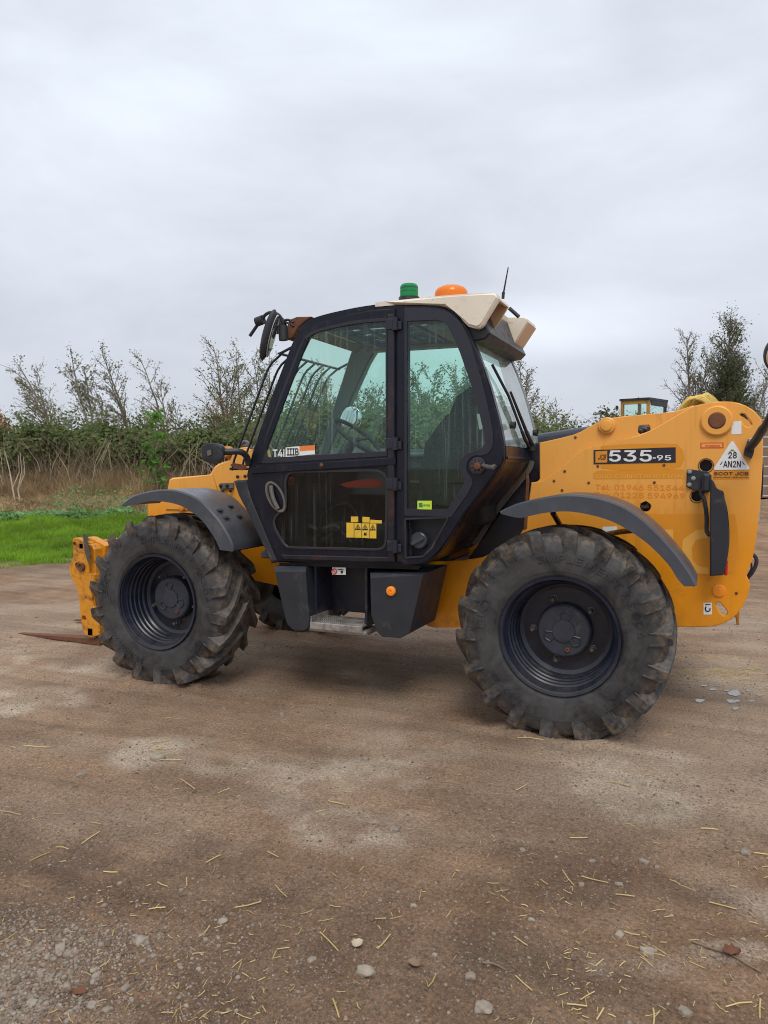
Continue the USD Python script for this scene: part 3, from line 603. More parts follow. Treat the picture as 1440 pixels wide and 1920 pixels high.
gt = obj('ghost_lettering', [textpx('Tel: 01946 551544', 1116, 918.5, 1283, 908, YP + .0008, depth=.0002), textpx('Tel: 01228 594969', 1114, 933, 1284.5, 922.5, YP + .0008, depth=.0002)], 'ghost_letters', T, smooth=False, label='orange ghost lettering of two telephone numbers')
obj('old_decal_mark', sheet(PL([(1193, 964), (1378, 964), (1384, 1000), (1384, 1040), (1378, 1073), (1300, 1078), (1240, 1030)], YP), YP + .0008), 'faded_patch', T, label='large darker orange area where a decal was removed')
obj('ghost_lettering', [sheet(PL([(1238, 993), (1262, 993), (1262, 1050), (1252, 1056), (1238, 1040)], YP), YP + .0014), sheet(PL([(1280, 1012), (1305, 994), (1328, 992), (1328, 1008), (1305, 1012), (1297, 1026), (1298, 1050), (1310, 1062), (1328, 1064), (1328, 1076), (1302, 1075), (1285, 1060), (1279, 1038)], YP), YP + .0014)], 'pale_patch', T, smooth=False)
tri = PL([(1371, 827.5), (1375, 827.5), (1405.4, 877), (1404.5, 880.4), (1340, 881.2), (1338.7, 878)], YP)
td = obj('triangle_plate', plate(tri, YP + .001, YP + .004, 0), 'white_print', T, label='white triangular security plate reading 28 AN2N')
inn = PL([(1371, 843), (1375, 843), (1400, 875.5), (1346, 876)], YP); inn2 = PL([(1373, 851), (1390, 875), (1355, 875.5)], YP)
mid = inn.difference(affinity.scale(inn, .86, .86)).difference(sbox(*(lambda a, b: (min(a[0], b[0]), min(a[2], b[2]), max(a[0], b[0]), max(a[2], b[2])))(P(1355, 852, YP), P(1391, 882, YP)))).difference(sbox(-3, 0, 3, P(1373, 871.5, YP)[2]))
obj('plate_mark', [sheet(mid, YP + .0048)], 'navy_decal', td, smooth=False)
obj('plate_lettering', [textpx('28', 1365.5, 859.5, 1381.5, 847.5, YP + .0045), textpx('AN2N', 1356, 876.5, 1389, 864, YP + .0045)], 'navy_decal', td, smooth=False)
obj('plate_mark', sheet(PL([(1367, 845.2), (1379, 845.2), (1379, 846.4), (1367, 846.4)], YP), YP + .0049), 'lime_print', td, smooth=False)
dd = obj('dealer_decal', sheet(PL([(1337, 883), (1405, 882.3), (1405, 898.5), (1337, 899)], YP), YP + .001), 'faded_patch', T, label='small orange dealer decal below the white triangle')
obj('decal_lettering', [textpx('SCOT JCB', 1338.5, 891, 1403.5, 885, YP + .0016), textpx('www.scot-jcb.co.uk', 1338.5, 896.3, 1403, 893.4, YP + .0016, bold=False)], 'black_print', dd, smooth=False)
rl = PL([(1313, 830), (1356.7, 829.4), (1356.7, 840.5), (1313, 841)], YP)
lb = obj('caution_label', sheet(rl, YP + .001), 'red_print', T)
obj('label_face', sheet(PL([(1315.5, 832), (1354, 831.5), (1354, 838.3), (1315.5, 838.8)], YP), YP + .0016), 'pale_patch', lb, smooth=False)
obj('label_lettering', [textpx('WARNING', 1322, 837.6, 1350, 834.2, YP + .002)], 'red_print', lb, smooth=False)
lb = obj('white_label', plate(PL([(1372.5, 791), (1389, 790.5), (1389, 813), (1372.5, 813.5)], YP).buffer(.003), YP + .0005, YP + .002, 0), 'white_print', T)
lb = obj('white_label', plate(PL([(1319, 1130.5), (1335, 1130), (1335, 1152), (1319, 1152.5)], YP), YP + .0005, YP + .002, 0), 'white_print', T, label='white lashing point label with a black hook symbol')
hk = [P(1327 + 4.5 * math.cos(t), 1142 + 4.5 * math.sin(t), YP + .003) for t in np.linspace(-.4, math.pi + .2, 10)] + [P(1324, 1137, YP + .003)]
obj('hook_symbol', [tube(hk, .0035, 4), sheet(PL([(1322, 1132.5), (1332, 1132.5), (1332, 1134), (1322, 1134)], YP), YP + .003)], 'black_print', lb, smooth=False)
obj('white_label', plate(PL([(1130, 988), (1157, 987), (1157, 996), (1130, 997)], YP), YP + .0005, YP + .002, 0), 'white_print', T)
obj('side_reflector', lathe([(0, .037), (.007, .036), (.009, .03), (.009, 0)], P(1348, 1107.5, YP), 'y', 28), 'orange_lens', T)
hp = P(1210, 950, YP - .06); obj('lock_lever', [box(hp + [0, .02, 0], (.05, .012, .02), .004), cyl(P(1203, 955, YP - .05), P(1217, 945, YP - .05), .008, 8)], 'bolt_steel', T)
for (a, b, r) in ((1323.6, 873, .043), (1306.7, 930.4, .040)):
    c = P(a, b, YP); obj('hole_sleeve', lathe([(.003, r), (.003, r - .004), (-.1, r - .006)], c, 'y', 28), 'dark_steel', T)
obj('tow_bracket', [plate(PL([(1376, 1152), (1386, 1148), (1386, 1172), (1381, 1172), (1380, 1160)], .3), .25, .3, .003)], 'chassis_paint', T)
obj('rear_hose', [tube(curve([P(1400, 1040, .40), P(1412, 1040, .42), P(1418, 1048, .42), P(1417, 1060, .42), P(1410, 1074, .42), P(1400, 1085, .40)], 5), .011, 8),
                  tube(curve([P(1398, 1060, .40), P(1407, 1055, .41), P(1409, 1066, .41), P(1402, 1079, .41)], 5), .006, 6)], 'rubber', T)
obj('rear_guard_strip', [plate(PL([(1424, 905), (1432, 870), (1430, 930), (1424, 938)], .2), .1, .2, 0)], 'dark_steel', T)
# ---- rear light on its swing bracket
obj('light_bracket', [plate(PL([(1288, 881), (1292, 879.5), (1327, 884), (1330, 889), (1330, 921), (1320, 925), (1293, 916), (1287, 912)], YP + .012), YP + .002, YP + .014, .004), box(P(1325, 905, .53), (.05, .13, .11), .015)], 'black_plastic', T)
for (a, b) in ((1293, 884.5), (1300, 897), (1292.5, 909)):
    obj('bolt', lathe([(0, .013), (.004, .013), (.005, .009), (.012, .008), (.012, 0)], P(a, b, YP + .014), 'y', 10), 'galvanised', T)
gpx = curve([(1331.5, 897), (1338, 903), (1344, 915), (1350, 919), (1356.5, 922), (1359, 934), (1364, 955), (1367, 980), (1368, 1005), (1366.5, 1030), (1363, 1053), (1359, 1070), (1356, 1079)], 3)
LG = obj('rear_light_guard', plate(PL(list(gpx) + [(1331, 1080.5), (1330.5, 960)], .60), .55, .60, .008), 'black_plastic', T, smooth=35)
obj('rear_lamp', box(P(1361, 1064, .56), (.02, .04, .09), .008), 'red_lens', LG)
obj('lamp_cable', [tube(curve([P(1318, 918, .52), P(1315, 925, .55), P(1321, 940, .56), P(1325, 970, .55), P(1325, 995, .55), P(1331, 1004, .56)], 5), .012, 8)], 'rubber', T)
# ---- rear mirror
obj('mirror_arm', [hull(np.vstack([[P(a, b, y) for a, b in ((1394, 853), (1396, 842), (1403, 823), (1409, 822), (1416, 832), (1413, 851), (1409, 860))] for y in (YP, YP + .05)])),
                   tube(curve([P(1405, 840, YP + .05), P(1416, 827, .56), P(1428, 808, .66), P(1441, 786, .78), P(1455, 755, .9), P(1464, 715, .98), P(1463, 690, 1.0)], 5), [.024] * 12 + [.019] * 19, 12)], 'black_plastic', T)
obj('bolt', lathe([(0, .014), (.006, .014), (.008, .01), (.014, .009), (.014, 0)], P(1408, 826, YP + .05), 'y', 12), 'galvanised', T)
mr = sph(P(1461, 665, 1.0), 1.0, 3, (.072, .045, .092)); obj('rear_mirror', mr, 'black_plastic', T, smooth=True)
obj('mirror_back', sph(P(1462, 667, 1.0) + np.array([.004, .014, -.002]), 1.0, 3, (.060, .040, .078)), 'bounce_peach_tan', T, smooth=True)
# ---- boom and hose loop
bm = hull([np.array([x, -.20 + dy, z + dz]) for (x, z, k) in ((-.80, 1.77, 1.0), (3.55, 1.22, .82)) for dy, dz in [(sy * a * k, sz * b * k) for sy in (-1, 1) for sz in (-1, 1) for a, b in ((.13, .05), (.12, .085), (.09, .12), (.05, .135))]])
obj('boom', bm, 'boom_paint', T, smooth=40)
obj('boom_head', [box((3.62, -.15, 1.0), (.28, .36, .55), .05), box((3.86, -.15, .62), (.24, .5, .5), .04)], 'yellow_paint', T)
hose = []
hr = np.random.RandomState(4)
for k in range(26):
    u = k / 25; y0 = .28 - .5 * u + hr.uniform(-.01, .01)
    x0 = 1265 + 40 * u + hr.uniform(-3, 3)
    pts = [P(x0, 778 - 4 * u, y0), P(x0 + 13, 760 - 9 * u + hr.uniform(-3, 3), y0), P(x0 + 27 - 6 * u, 748 - 8 * u + hr.uniform(-2, 2), y0), P(x0 + 42 - 12 * u, 747 - 6 * u + hr.uniform(-3, 3), y0 - .02), P(x0 + 60 - 20 * u, 757 - 2 * u, y0 - .05), P(x0 + 72 - 22 * u, 775, y0 - .05)]
    hose.append(tube(curve(pts, 4), .008, 6))
obj('hose_bundle', hose, 'yellow_hose', T, label='loop of thin yellow hoses behind the boom pivot')
# ---- mudguards
def guard(outer, inner, y_out, y_in, name, extra=None):
    o = curve([P(a, b, y_out) for a, b in outer], 4); n = curve([P(a, b, y_out) for a, b in inner], 4)
    t = np.linspace(0, 1, len(o)); tn = np.linspace(0, 1, len(n)); n2 = np.stack([np.interp(t, tn, n[:, k]) for k in range(3)], 1)
    ins = o.copy(); ins[:, 1] = y_in
    mid = o.copy(); mid[:, 1] = y_out - .012; ce = np.array([o[:, 0].mean(), 0, ZC]); dirv = (o - ce) * [1, 0, 1]; dirv /= np.linalg.norm(dirv, axis=1, keepdims=True); mid += dirv * .010
    ins += dirv * .010; mid2 = mid.copy(); mid2[:, 1] = (y_out + y_in) / 2 + .01; mid3 = mid2.copy() ; mid2 -= dirv * .006; mid3[:, 1] -= .012; mid3 -= dirv * .0
    rows = [n2 - [0, .03, 0], n2, o, mid, mid2 + dirv * .004, mid3, ins]
    ms = [loft(rows[k], rows[k + 1]) for k in range(len(rows) - 1)]
    back = [r - dirv * .012 - np.array([0, .006, 0]) for r in rows[2:]]
    ms += [loft(back[k], back[k + 1]) for k in range(len(back) - 1)] + [loft(ins, back[-1])]
    r = cat(ms); r.merge_vertices(); return obj(name, r, 'fender_plastic', T, smooth=28), o, dirv
g1, o1, d1 = guard([(938, 961.7), (957, 952.5), (977.5, 945), (1027.5, 934), (1069, 930.4), (1123, 936.7), (1173, 955.4), (1215, 986.7), (1256.7, 1030), (1285.8, 1068), (1303.7, 1099)],
                   [(941, 964), (973, 971), (1000, 966), (1027.5, 961), (1073, 959.6), (1131.7, 972), (1173, 991), (1215, 1020), (1252.5, 1058), (1270, 1085), (1283, 1099.5)], 1.1, .70, 'mudguard')
g2, o2, d2 = guard([(227.5, 947.5), (249, 932), (280, 923.2), (311, 920), (338.4, 924), (369.5, 937), (389, 954.5), (412, 981.7), (431.7, 1016.7), (434.8, 1034)],
                   [(231, 950), (247, 947), (268, 941.5), (295.6, 939.7), (330.6, 945.4), (357.8, 959), (381, 978.5), (400.6, 1006), (409, 1023), (412, 1031)], 1.1, .70, 'mudguard')
for (a, b, y) in ((410, 963, 1.0), (424, 982, 1.0), (434, 962, .84), (448, 981, .84)):
    k = int(np.argmin(np.abs(o2[:, 0] - P(a, b, y)[0]) + 10 * (o2[:, 2] < 1.0))); q = o2[k] * [1, 0, 1] + d2[k] * .012 + np.array([0, y, 0])
    R = trimesh.geometry.align_vectors([0, 0, 1], d2[k]); 
    ring = lathe([(.0, .03), (.004, .026), (-.004, .018), (-.004, .013), (.004, .012), (.006, .0)], (0, 0, 0), 'z', 16); ring.apply_transform(R); ring.apply_translation(q)
    obj('mudguard_bolt', ring, 'black_plastic', g2)
obj('mudguard_strut', [tube([P(1037, 962, 1.0), P(1052, 988, .6)], .016, 10)], 'dark_steel', T)
obj('mudguard_strut', [tube([P(1205, 992, .98), P(1165, 997, .7), P(1140, 1001, YP)], .016, 10)], 'dark_steel', T)
# ---- nose
nose = PL([(309, 957), (313, 920), (317, 900), (322, 896), (392, 890), (397, 886), (403, 905), (412, 935), (418, 960)], YP + .012)
obj('nose_cover', [plate(nose, -.3, YP + .012, .012)], 'yellow_paint', T, smooth=30)
obj('boom_rest_plate', plate(PL([(397, 886), (402, 876), (410, 870), (430, 863), (436, 850), (446, 843), (470, 842), (475, 870), (478, 960), (424, 960), (413, 935), (403, 905)], YP + .02), .2, YP + .02, .008), 'yellow_paint', T, smooth=30)
obj('front_pin', lathe([(0, .045), (.05, .045), (.06, .036), (.06, 0)], P(430, 848, YP - .02), 'y', 24), 'chassis_paint', T)
obj('bracket', plate(PL([(411, 906), (437, 905), (437, 915.5), (412, 917.5)], YP + .04), YP + .025, YP + .04, .003), 'grey_strip', T)
for (a, b) in ((414, 911), (426, 910.5), (418, 921), (433, 920), (446, 894), (460, 893)):
    obj('bolt', lathe([(0, .014), (.008, .013), (.01, .009), (.016, .008), (.016, 0)], P(a, b, YP + .042), 'y', 8), 'dark_steel', T)
obj('front_indicator', lathe([(0, .03), (.012, .028), (.016, .018), (.017, 0)], P(341, 951, YP + .015), 'y', 20), 'orange_lens', T)
obj('front_hoses', [tube(curve([P(450, 836, .3), P(458, 828, .25), P(466, 832, .3), P(472, 842, .3), P(480, 838, .2)], 5), .014, 8), tube(curve([P(446, 842, .2), P(462, 836, .2), P(476, 846, .25)], 5), .012, 8)], 'bolt_steel', T)
# ---- carriage and forks
YF = .42
ca = [(135, 1017), (136, 1011), (140, 1008.5), (147, 1009), (156, 1014), (157, 1029), (161, 1042), (166, 1055), (168.7, 1105), (170, 1111), (175, 1137), (182, 1146), (186, 1163), (187, 1191), (176, 1193.5), (160, 1191.5), (154, 1182), (150, 1150), (147, 1118), (144, 1101), (137, 1090), (131, 1079), (128.7, 1066), (130.5, 1058), (136, 1047), (137, 1033)]
CA = sub(T, 'fork_carriage')
caP = PL(ca, YF)
for h in (circP(139.5, 1020.5, 4.4, YF), circP(157, 1159, 5, YF)): caP = caP.difference(h)
obj('carriage_plate', plate(caP, YF - .05, YF, .005), 'worn_yellow', CA, smooth=20)
obj('carriage_plate', plate(PL(ca, YF), -.47, -.42, .005), 'worn_yellow', CA, smooth=20)
obj('carriage_rib', plate(PL([(165, 1020), (172, 1022), (177, 1030), (179, 1070), (183, 1107), (176, 1118), (169, 1110), (166, 1056)], YF - .03), YF - .14, YF - .03, .006), 'worn_yellow', CA, smooth=20)
objs('carriage_bar', [box(P(152, 1024, YF) * [1, 0, 1], (.06, .84, .06), .01), box(np.array([4.02, 0, .12]), (.07, .84, .09), .01), box(np.array([4.0, 0, .55]), (.06, .84, .14), .01)], 'worn_yellow', CA)
objs('carriage_pin', [lathe([(-.02, .036), (.02, .036), (.024, .028), (.012, .02), (.012, 0)], P(154, 1063, YF), 'y', 18), lathe([(-.02, .024), (.014, .024), (.018, .018), (.01, .012), (.01, 0)], P(147, 1059, YF), 'y', 14)], 'rust', CA)
obj('fork_hanger', hull([P(a, b, y) for a, b in ((155.5, 1003), (158, 1001.5), (163, 1003), (164, 1020), (169, 1050), (168.5, 1057), (163, 1050), (158, 1032)) for y in (YF + .005, YF + .05)]), 'bolt_steel', CA)
obj('carriage_beam', [plate(PL([(164, 1007), (170, 1008), (199, 1023.5), (196, 1034), (196, 1051), (176, 1052), (172, 1030)], YF - .12), YF - .2, YF - .12, .006)], 'worn_yellow', CA, smooth=20)
for y in (.33, -.33):
    t = P(38, 1186, .33); xt = t[0]
    pts = [(xt, y + dy, z) for dy in (-.025, .025) for z in (.012, .022)] + [(4.2, y + dy, z) for dy in (-.055, .055) for z in (.012, .052)] + [(3.95, y + dy, z) for dy in (-.06, .06) for z in (.012, .06)]
    obj('fork', [hull(pts), box((3.97, y, .30), (.05, .12, .56), .008)], 'rust', CA, smooth=20)
# ---- cab
YC = 1.0
outer = [(520, 1053.8), (515, 1042), (494.4, 994.7), (475.6, 945), (465, 917), (461.4, 891), (470.8, 853), (485, 806), (504, 754), (527.5, 692.5), (546, 645), (553, 631), (560, 620), (567, 611), (576, 604), (589, 598), (607, 592.5), (626.7, 587.7), (664.5, 579.5), (702, 573.2), (735, 571), (768, 570.5), (800, 571), (822, 573.5), (835, 576.5), (846, 582), (855, 589), (863, 598), (871, 608), (878, 620), (895.8, 659.4), (908, 692), (919.4, 725.6), (936, 787), (941, 812), (944.5, 832), (946, 850), (944, 866), (938.3, 876.7), (925, 895), (910, 914), (872, 961.7), (836.8, 1018), (822, 1037), (811, 1047), (800, 1055), (787, 1060), (759, 1061.8), (690, 1060), (626.7, 1058.5), (560, 1055.5)]
outerP = PL(outer, YC)
doorpx = [(742, 579), (700, 582), (664, 588.5), (627, 598), (603, 605), (589, 611), (577, 619), (568, 630), (555, 657), (527, 728), (505, 785), (485, 840), (473, 874), (469, 892), (472, 915), (481, 943), (500, 990), (522, 1040), (529, 1047.5), (540, 1049), (640, 1052), (742, 1055)]
doorP = PL(doorpx, YC)
upclear = [(723, 602.5), (690, 604.5), (664, 607.5), (630, 614), (604, 620), (588, 626), (577, 634), (569, 646), (556, 677), (530, 745), (510, 803), (501, 838), (499.5, 849), (501, 855.5), (508, 858), (560, 855), (640, 850.5), (723, 846)]
upglass = [(726, 595.5), (664, 601), (627, 609), (600, 616), (583, 622.5), (571, 632), (561, 650), (545, 690), (520, 755), (500, 812), (487, 858), (486, 868), (500, 869), (726, 855.5)]
lowclear = [(552, 887), (690, 884.5), (708, 885.5), (718, 890), (723, 899), (724, 920), (722, 1010), (720.5, 1021), (716, 1026), (706, 1028), (560, 1024.5), (540, 1023.5), (534, 1018), (526, 1005), (518, 990), (516, 979), (519, 970), (528, 961), (536, 953), (538.5, 940), (537.5, 905), (540, 894), (545, 889)]
rgl = [(757.5, 577), (790, 576.3), (815, 577.5), (832, 581), (846, 588.5), (858, 599.5), (868, 613), (876, 629), (881.7, 641), (892, 675), (902, 710), (912, 750), (919.4, 784), (924, 812), (925, 828), (922, 841), (914.7, 851), (903, 854.5), (892, 854), (884, 857.5), (877, 865), (874.6, 875), (876, 886), (884, 897), (886, 908), (878, 925), (846, 970), (757.5, 967)]
rcl = [(763, 602.5), (800, 600.5), (818, 600), (830, 603), (839, 610), (848, 627), (862, 660), (878, 706), (893, 755), (903, 790), (908, 815), (909, 830), (905, 838.5), (897, 843), (885, 846.5), (873, 852), (864, 860), (861, 872), (864, 886), (872, 898), (866, 915), (838, 956), (763, 954)]
frameP = outerP.difference(doorP.buffer(-.03)).difference(PL(rcl, YC)).difference(PL([(761, 975), (838, 972.5), (808, 1027), (792, 1042), (762, 1044)], YC))
obj('cab_frame', plate(frameP, YC - .055, YC, .010), 'cab_paint', T, smooth=30)
DO = obj('door', plate(doorP.difference(PL(upclear, YC + .012)).difference(PL(lowclear, YC + .012)), YC + .001, YC + .014, .005), 'cab_paint', T, smooth=25)
upP = PL(upglass, YC + .016)
obj('window_seal', plate(upP.difference(PL(upclear, YC + .016)), YC + .0145, YC + .0185, .0015), 'navy_decal', DO, smooth=20)
obj('window_pane', plate(PL(upclear, YC + .012).buffer(.006), YC + .006, YC + .010, 0), 'side_glass', DO, smooth=False)
obj('window_pane', plate(PL(lowclear, YC + .012).buffer(.006), YC + .006, YC + .010, 0), 'dark_glass', DO, smooth=False)
lw = PL(lowclear, YC + .012)
obj('window_seal', plate(lw.buffer(.016).difference(lw), YC + .0145, YC + .021, .003), 'rubber', DO, smooth=20)
obj('door_rail', plate(PL([(471, 874.5), (497, 872), (742, 857.5), (742, 872), (472, 889)], YC + .02), YC + .0145, YC + .03, .005), 'cab_paint', DO, smooth=20)
obj('door_rail', plate(PL([(528, 1040), (740, 1045), (740, 1054.5), (531, 1049)], YC + .02), YC + .0145, YC + .026, .005), 'cab_rust', DO, smooth=20)
obj('door_rail', plate(PL([(727, 590), (739, 589.5), (739, 1052), (727, 1052)], YC + .02), YC + .0145, YC + .027, .004), 'cab_rust', DO, smooth=20)
obj('door_rail', plate(PL([(480, 868), (571, 632), (577, 637), (489, 870)], YC + .02), YC + .0145, YC + .019, .002), 'cab_paint', DO, smooth=20)
obj('rail_bolt', lathe([(0, .012), (.004, .012), (.007, .006), (.007, 0)], P(603, 872, YC + .03), 'y', 12), 'rust', DO)
# handle: an oval recess ring with a pull across it
hc = P(517.5, 931.5, YC + .015); rings = []
tt = np.linspace(0, 2 * np.pi, 41)
ell = lambda rx, rz, dy, cx=0, cz=0: np.stack([hc[0] - (rx * np.cos(tt) * 1.15 + rz * np.sin(tt) * -.28) - cx, np.full(41, hc[1] + dy), hc[2] + rz * np.sin(tt) * .96 + rx * np.cos(tt) * -.26 + cz], 1)
rings = [ell(.062, .104, 0), ell(.060, .102, .012), ell(.050, .090, .012), ell(.044, .082, -.006), ell(.001, .002, -.008)]
hm = cat([loft(rings[k], rings[k + 1]) for k in range(3)]); DH = obj('door_handle', hm, 'grey_strip', DO)
obj('handle_recess', loft(rings[3], rings[4]), 'black_print', DH)
pull = [hc + np.array([.030, .010, .072]), hc + np.array([.022, .016, .03]), hc + np.array([.006, .018, -.02]), hc + np.array([-.022, .012, -.078])]
obj('handle_pull', [tube(curve(pull, 5), .014, 8)], 'grey_strip', DH)
for k, py in enumerate((607.5, 832, 907.5, 1024)):
    c = P(742.5, py, YC + .02)
    obj('hinge', [cyl(c + [0, .012, -.038], c + [0, .012, .038], .017, 12), box(c + [.03, .008, .0], (.05, .016, .065), .004), box(c + [-.022, .004, -.01], (.03, .014, .05), .004)], 'dark_steel', DO)
# stickers on the door glass
ys = YC + .0195
st = obj('door_sticker', [sheet(PL([(535.5, 839), (562, 836.5), (562, 854.5), (535.5, 857)], ys), ys)], 'white_print', DO, smooth=False)
obj('sticker_lettering', [textpx('IIIB', 538, 854, 560, 840.5, ys + .0008)], 'black_print', st, smooth=False)
obj('sticker_lettering', [textpx('T4i', 511.5, 857, 533.5, 842.5, ys)], 'white_print', DO, smooth=False)
st = obj('door_sticker', [sheet(PL([(562.5, 836.5), (590.5, 834.5), (590.5, 851.5), (562.5, 854.3)], ys), ys)], 'white_print', DO, smooth=False)
obj('sticker_band', [sheet(PL([(562.5, 836.5), (590.5, 834.5), (590.5, 844), (562.5, 846)], ys), ys + .0006)], 'orange_print', st, smooth=False)
yw = YC + .0105
st = obj('warning_sticker', [sheet(PL([(649.5, 980), (705.5, 982), (705.5, 1009.5), (649.5, 1007.5)], yw), yw), sheet(PL([(658, 968.5), (671.5, 968.5), (671.5, 979), (658, 979)], yw), yw), sheet(PL([(679.5, 969), (693, 969.5), (693, 980), (679.5, 979.5)], yw), yw), sheet(PL([(694, 974.5), (716, 975.5), (716, 981.5), (694, 981)], yw), yw)], 'yellow_print', DO, smooth=False, label='yellow safety warning stickers on the lower door glass')
wk = []
for k, (a, b) in enumerate(((671, 988.5), (684.5, 989), (699, 989.5))):
    t3 = PL([(a, b - 6.5), (a + 6, b + 5), (a - 6, b + 5)], yw); wk += [sheet(t3.difference(affinity.scale(t3, .62, .62)), yw + .0008), sheet(PL([(a - 1, b - 2), (a + 1, b - 2), (a + 1, b + 3), (a - 1, b + 3)], yw), yw + .0008)]
for a in (663.5, 677.5, 692): wk.append(sheet(PL([(a, 981), (a + .9, 981), (a + .9, 1008), (a, 1008)], yw), yw + .0008))
wk.append(sheet(PL([(682, 1004), (683, 998), (685, 1000), (687, 997.5), (688, 1004)], yw), yw + .0008))
obj('warning_symbol', wk, 'black_print', st, smooth=False)
# rear side window
RW = obj('side_window', plate(PL(rgl, YC + .004).difference(PL(rcl, YC + .004)), YC + .001, YC + .006, .0015), 'navy_decal', T, smooth=20)
obj('window_pane', plate(PL(rcl, YC).buffer(.006), YC - .006, YC - .002, 0), 'side_glass', RW, smooth=False)
st = obj('lime_sticker', [sheet(PL([(782.5, 939), (809.5, 939), (809.5, 956), (782.5, 956)], YC + .003), YC + .0025)], 'lime_print', RW, smooth=False)
obj('sticker_mark', [sheet(PL([(785.5, 943), (792, 943), (793, 951), (785.5, 951)], YC + .003), YC + .0035), textpx('NOTICE', 794, 949, 806, 945.5, YC + .0035)], 'green_print', st, smooth=False)
LA = obj('window_latch', [lathe([(0, .052), (.008, .050), (.010, .044), (.010, .03), (.018, .026), (.02, 0)], P(895.8, 873.5, YC + .006), 'y', 32)], 'dark_steel', RW)
obj('latch_boss', [lathe([(.01, .022), (.024, .02), (.026, .012), (.026, 0)], P(896.5, 873.5, YC + .006), 'y', 16)] + [lathe([(.008, .006), (.016, .005), (.016, 0)], P(895.8 + 9.5 * math.cos(t), 873.5 + 10 * math.sin(t), YC + .006), 'y', 8) for t in np.arange(8) * math.pi / 4], 'rust', LA)
obj('latch_lever', [tube([P(905, 872, YC + .03), P(917, 876, YC + .045), P(925, 876.5, YC + .05), P(929, 872, YC + .05)], [.011, .014, .016, .012], 8)], 'bolt_steel', LA)
# post beside the door, fuel recess and cap
obj('door_post', plate(PL([(744, 577), (757, 576.5), (757, 1055), (744, 1055)], YC + .01), YC + .001, YC + .012, .004), 'cab_paint', T, smooth=20)
rec = PL([(761, 975), (838, 972.5), (808, 1027), (792, 1042), (762, 1044)], YC)
obj('filler_recess', [plate(rec.buffer(.012).difference(rec), YC + .001, YC + .006, .003), plate(rec.buffer(.01), YC - .12, YC - .1, 0)], 'black_plastic', T, smooth=20)
fc = P(786, 1013, YC - .07)
obj('fuel_cap', [lathe([(-.03, .056), (.012, .052), (.018, .044), (.018, 0)], fc, 'y', 28), hull([fc + np.array([a * math.cos(.5) + b * math.sin(.5), y, -a * math.sin(.5) + b * math.cos(.5)]) for a in (-.045, .045) for b in (-.010, .010) for y in (.01, .036)])], 'fender_plastic', T, smooth=30)
# the padded front corner of the cab
obj('cab_corner_panel', plate(PL([(437, 902), (445, 900.5), (462, 900), (466, 919), (477, 947), (497, 997), (520, 1052), (508, 1057), (500, 1040), (478, 990), (464, 962), (447, 930)], YC - .01), YC - .12, YC - .008, .012), 'black_plastic', T, smooth=35)
# far side
def far(pts, y): return Polygon([(q[0], q[2]) for q in (P(a, b, YC) for a, b in pts)]).buffer(0)
farhole = far([(850, 612), (835, 604), (800, 600), (720, 600), (650, 602), (610, 608), (592, 618), (575, 648), (540, 730), (510, 805), (500, 834), (720, 836), (880, 838), (908, 834), (905, 800), (880, 715)], 0)
obj('cab_frame', plate(outerP.difference(farhole), 0.0, .055, 0), 'grey_trim', T, smooth=30)
obj('far_window', plate(farhole.buffer(.004), .02, .024, 0), 'clear_glass', T, smooth=False)
# front pillar trim: the far A pillar and header inside
ap = curve([P(a, b, YC) for a, b in ((470.8, 853), (485, 806), (504, 754), (527.5, 692.5), (546, 645), (560, 620), (576, 604))], 5)
def shift(c, y, dx=0.0, dz=0.0): q = np.array(c); q[:, 1] = y; return q + np.array([dx, 0, dz])
obj('windscreen', loft(shift(ap, YC - .06, .0, 0), shift(ap, .06, .0, 0)), 'clear_glass', T, smooth=True)
ta = np.linspace(0, 1, len(ap)); apin = shift(ap, .05, -.03); apin2 = apin.copy(); apin2[:, 1] = .09 + .20 * ta; apin2[:, 0] -= .01; apin3 = apin.copy(); apin3[:, 0] -= .05 + .05 * ta; apin3[:, 1] = .07
trimA = cat([loft(apin2, apin), loft(apin3, apin2, .006)])
objs('pillar_trim', [trimA, loft(shift(ap, YC - .055, -.03), shift(ap, YC - .1, -.04), .012)], 'grey_trim', T)
# roof: header, glazed grille, cream cap with two horns
tp = [P(a, b, YC) for a, b in ((560, 618), (576, 602.5), (607, 590.5), (664.5, 577.5), (703, 571.5))]
tp2 = [q - np.array([.02, 0, .05]) for q in tp]
obj('roof_front', [loft(shift(curve(tp, 4), y0), shift(curve(tp, 4), y1), .05) for y0, y1 in ((YC + .004, YC - .05), (.12, -.004))] + [loft(shift(tp[0:2], YC - .05), shift(tp[0:2], .12), .05)], 'cab_paint', T)
rx0, rx1 = .80, 1.50; zr = 2.40
gb = [box((1.15, .955, zr - .01), (.80, .03, .05), .008), box((1.15, .16, zr), (.72, .05, .05), .008), box((rx1, .55, zr + .0), (.06, .8, .06), .008), box((rx0, .55, zr), (.06, .8, .06), .008)]
gb += [box((rx0 + (rx1 - rx0) * k / 4, .55, zr), (.022, .78, .03), .004) for k in (1, 2, 3)] + [box((1.15, .16 + .78 * k / 4, zr + .02), (.68, .022, .03), .004) for k in (1, 2, 3)]
obj('roof_grille', gb, 'dark_steel', T)
obj('roof_glass', box((1.15, .55, zr + .035), (.68, .76, .006)), 'clear_glass', T, smooth=False)
objs('headliner', [box((.70, .5, 2.36), (.28, .86, .05), .01), box((1.15, .08, 2.385), (.95, .12, .05), .015)], 'grey_trim', T)
capo = [(703, 575), (703, 566.5), (720, 565), (758, 561.5), (790, 558), (822, 554.8), (870, 551), (905, 549), (905, 660), (862, 660), (876, 617), (862, 598), (853, 588), (845, 581), (834, 576), (822, 573), (790, 571), (740, 571.5)]
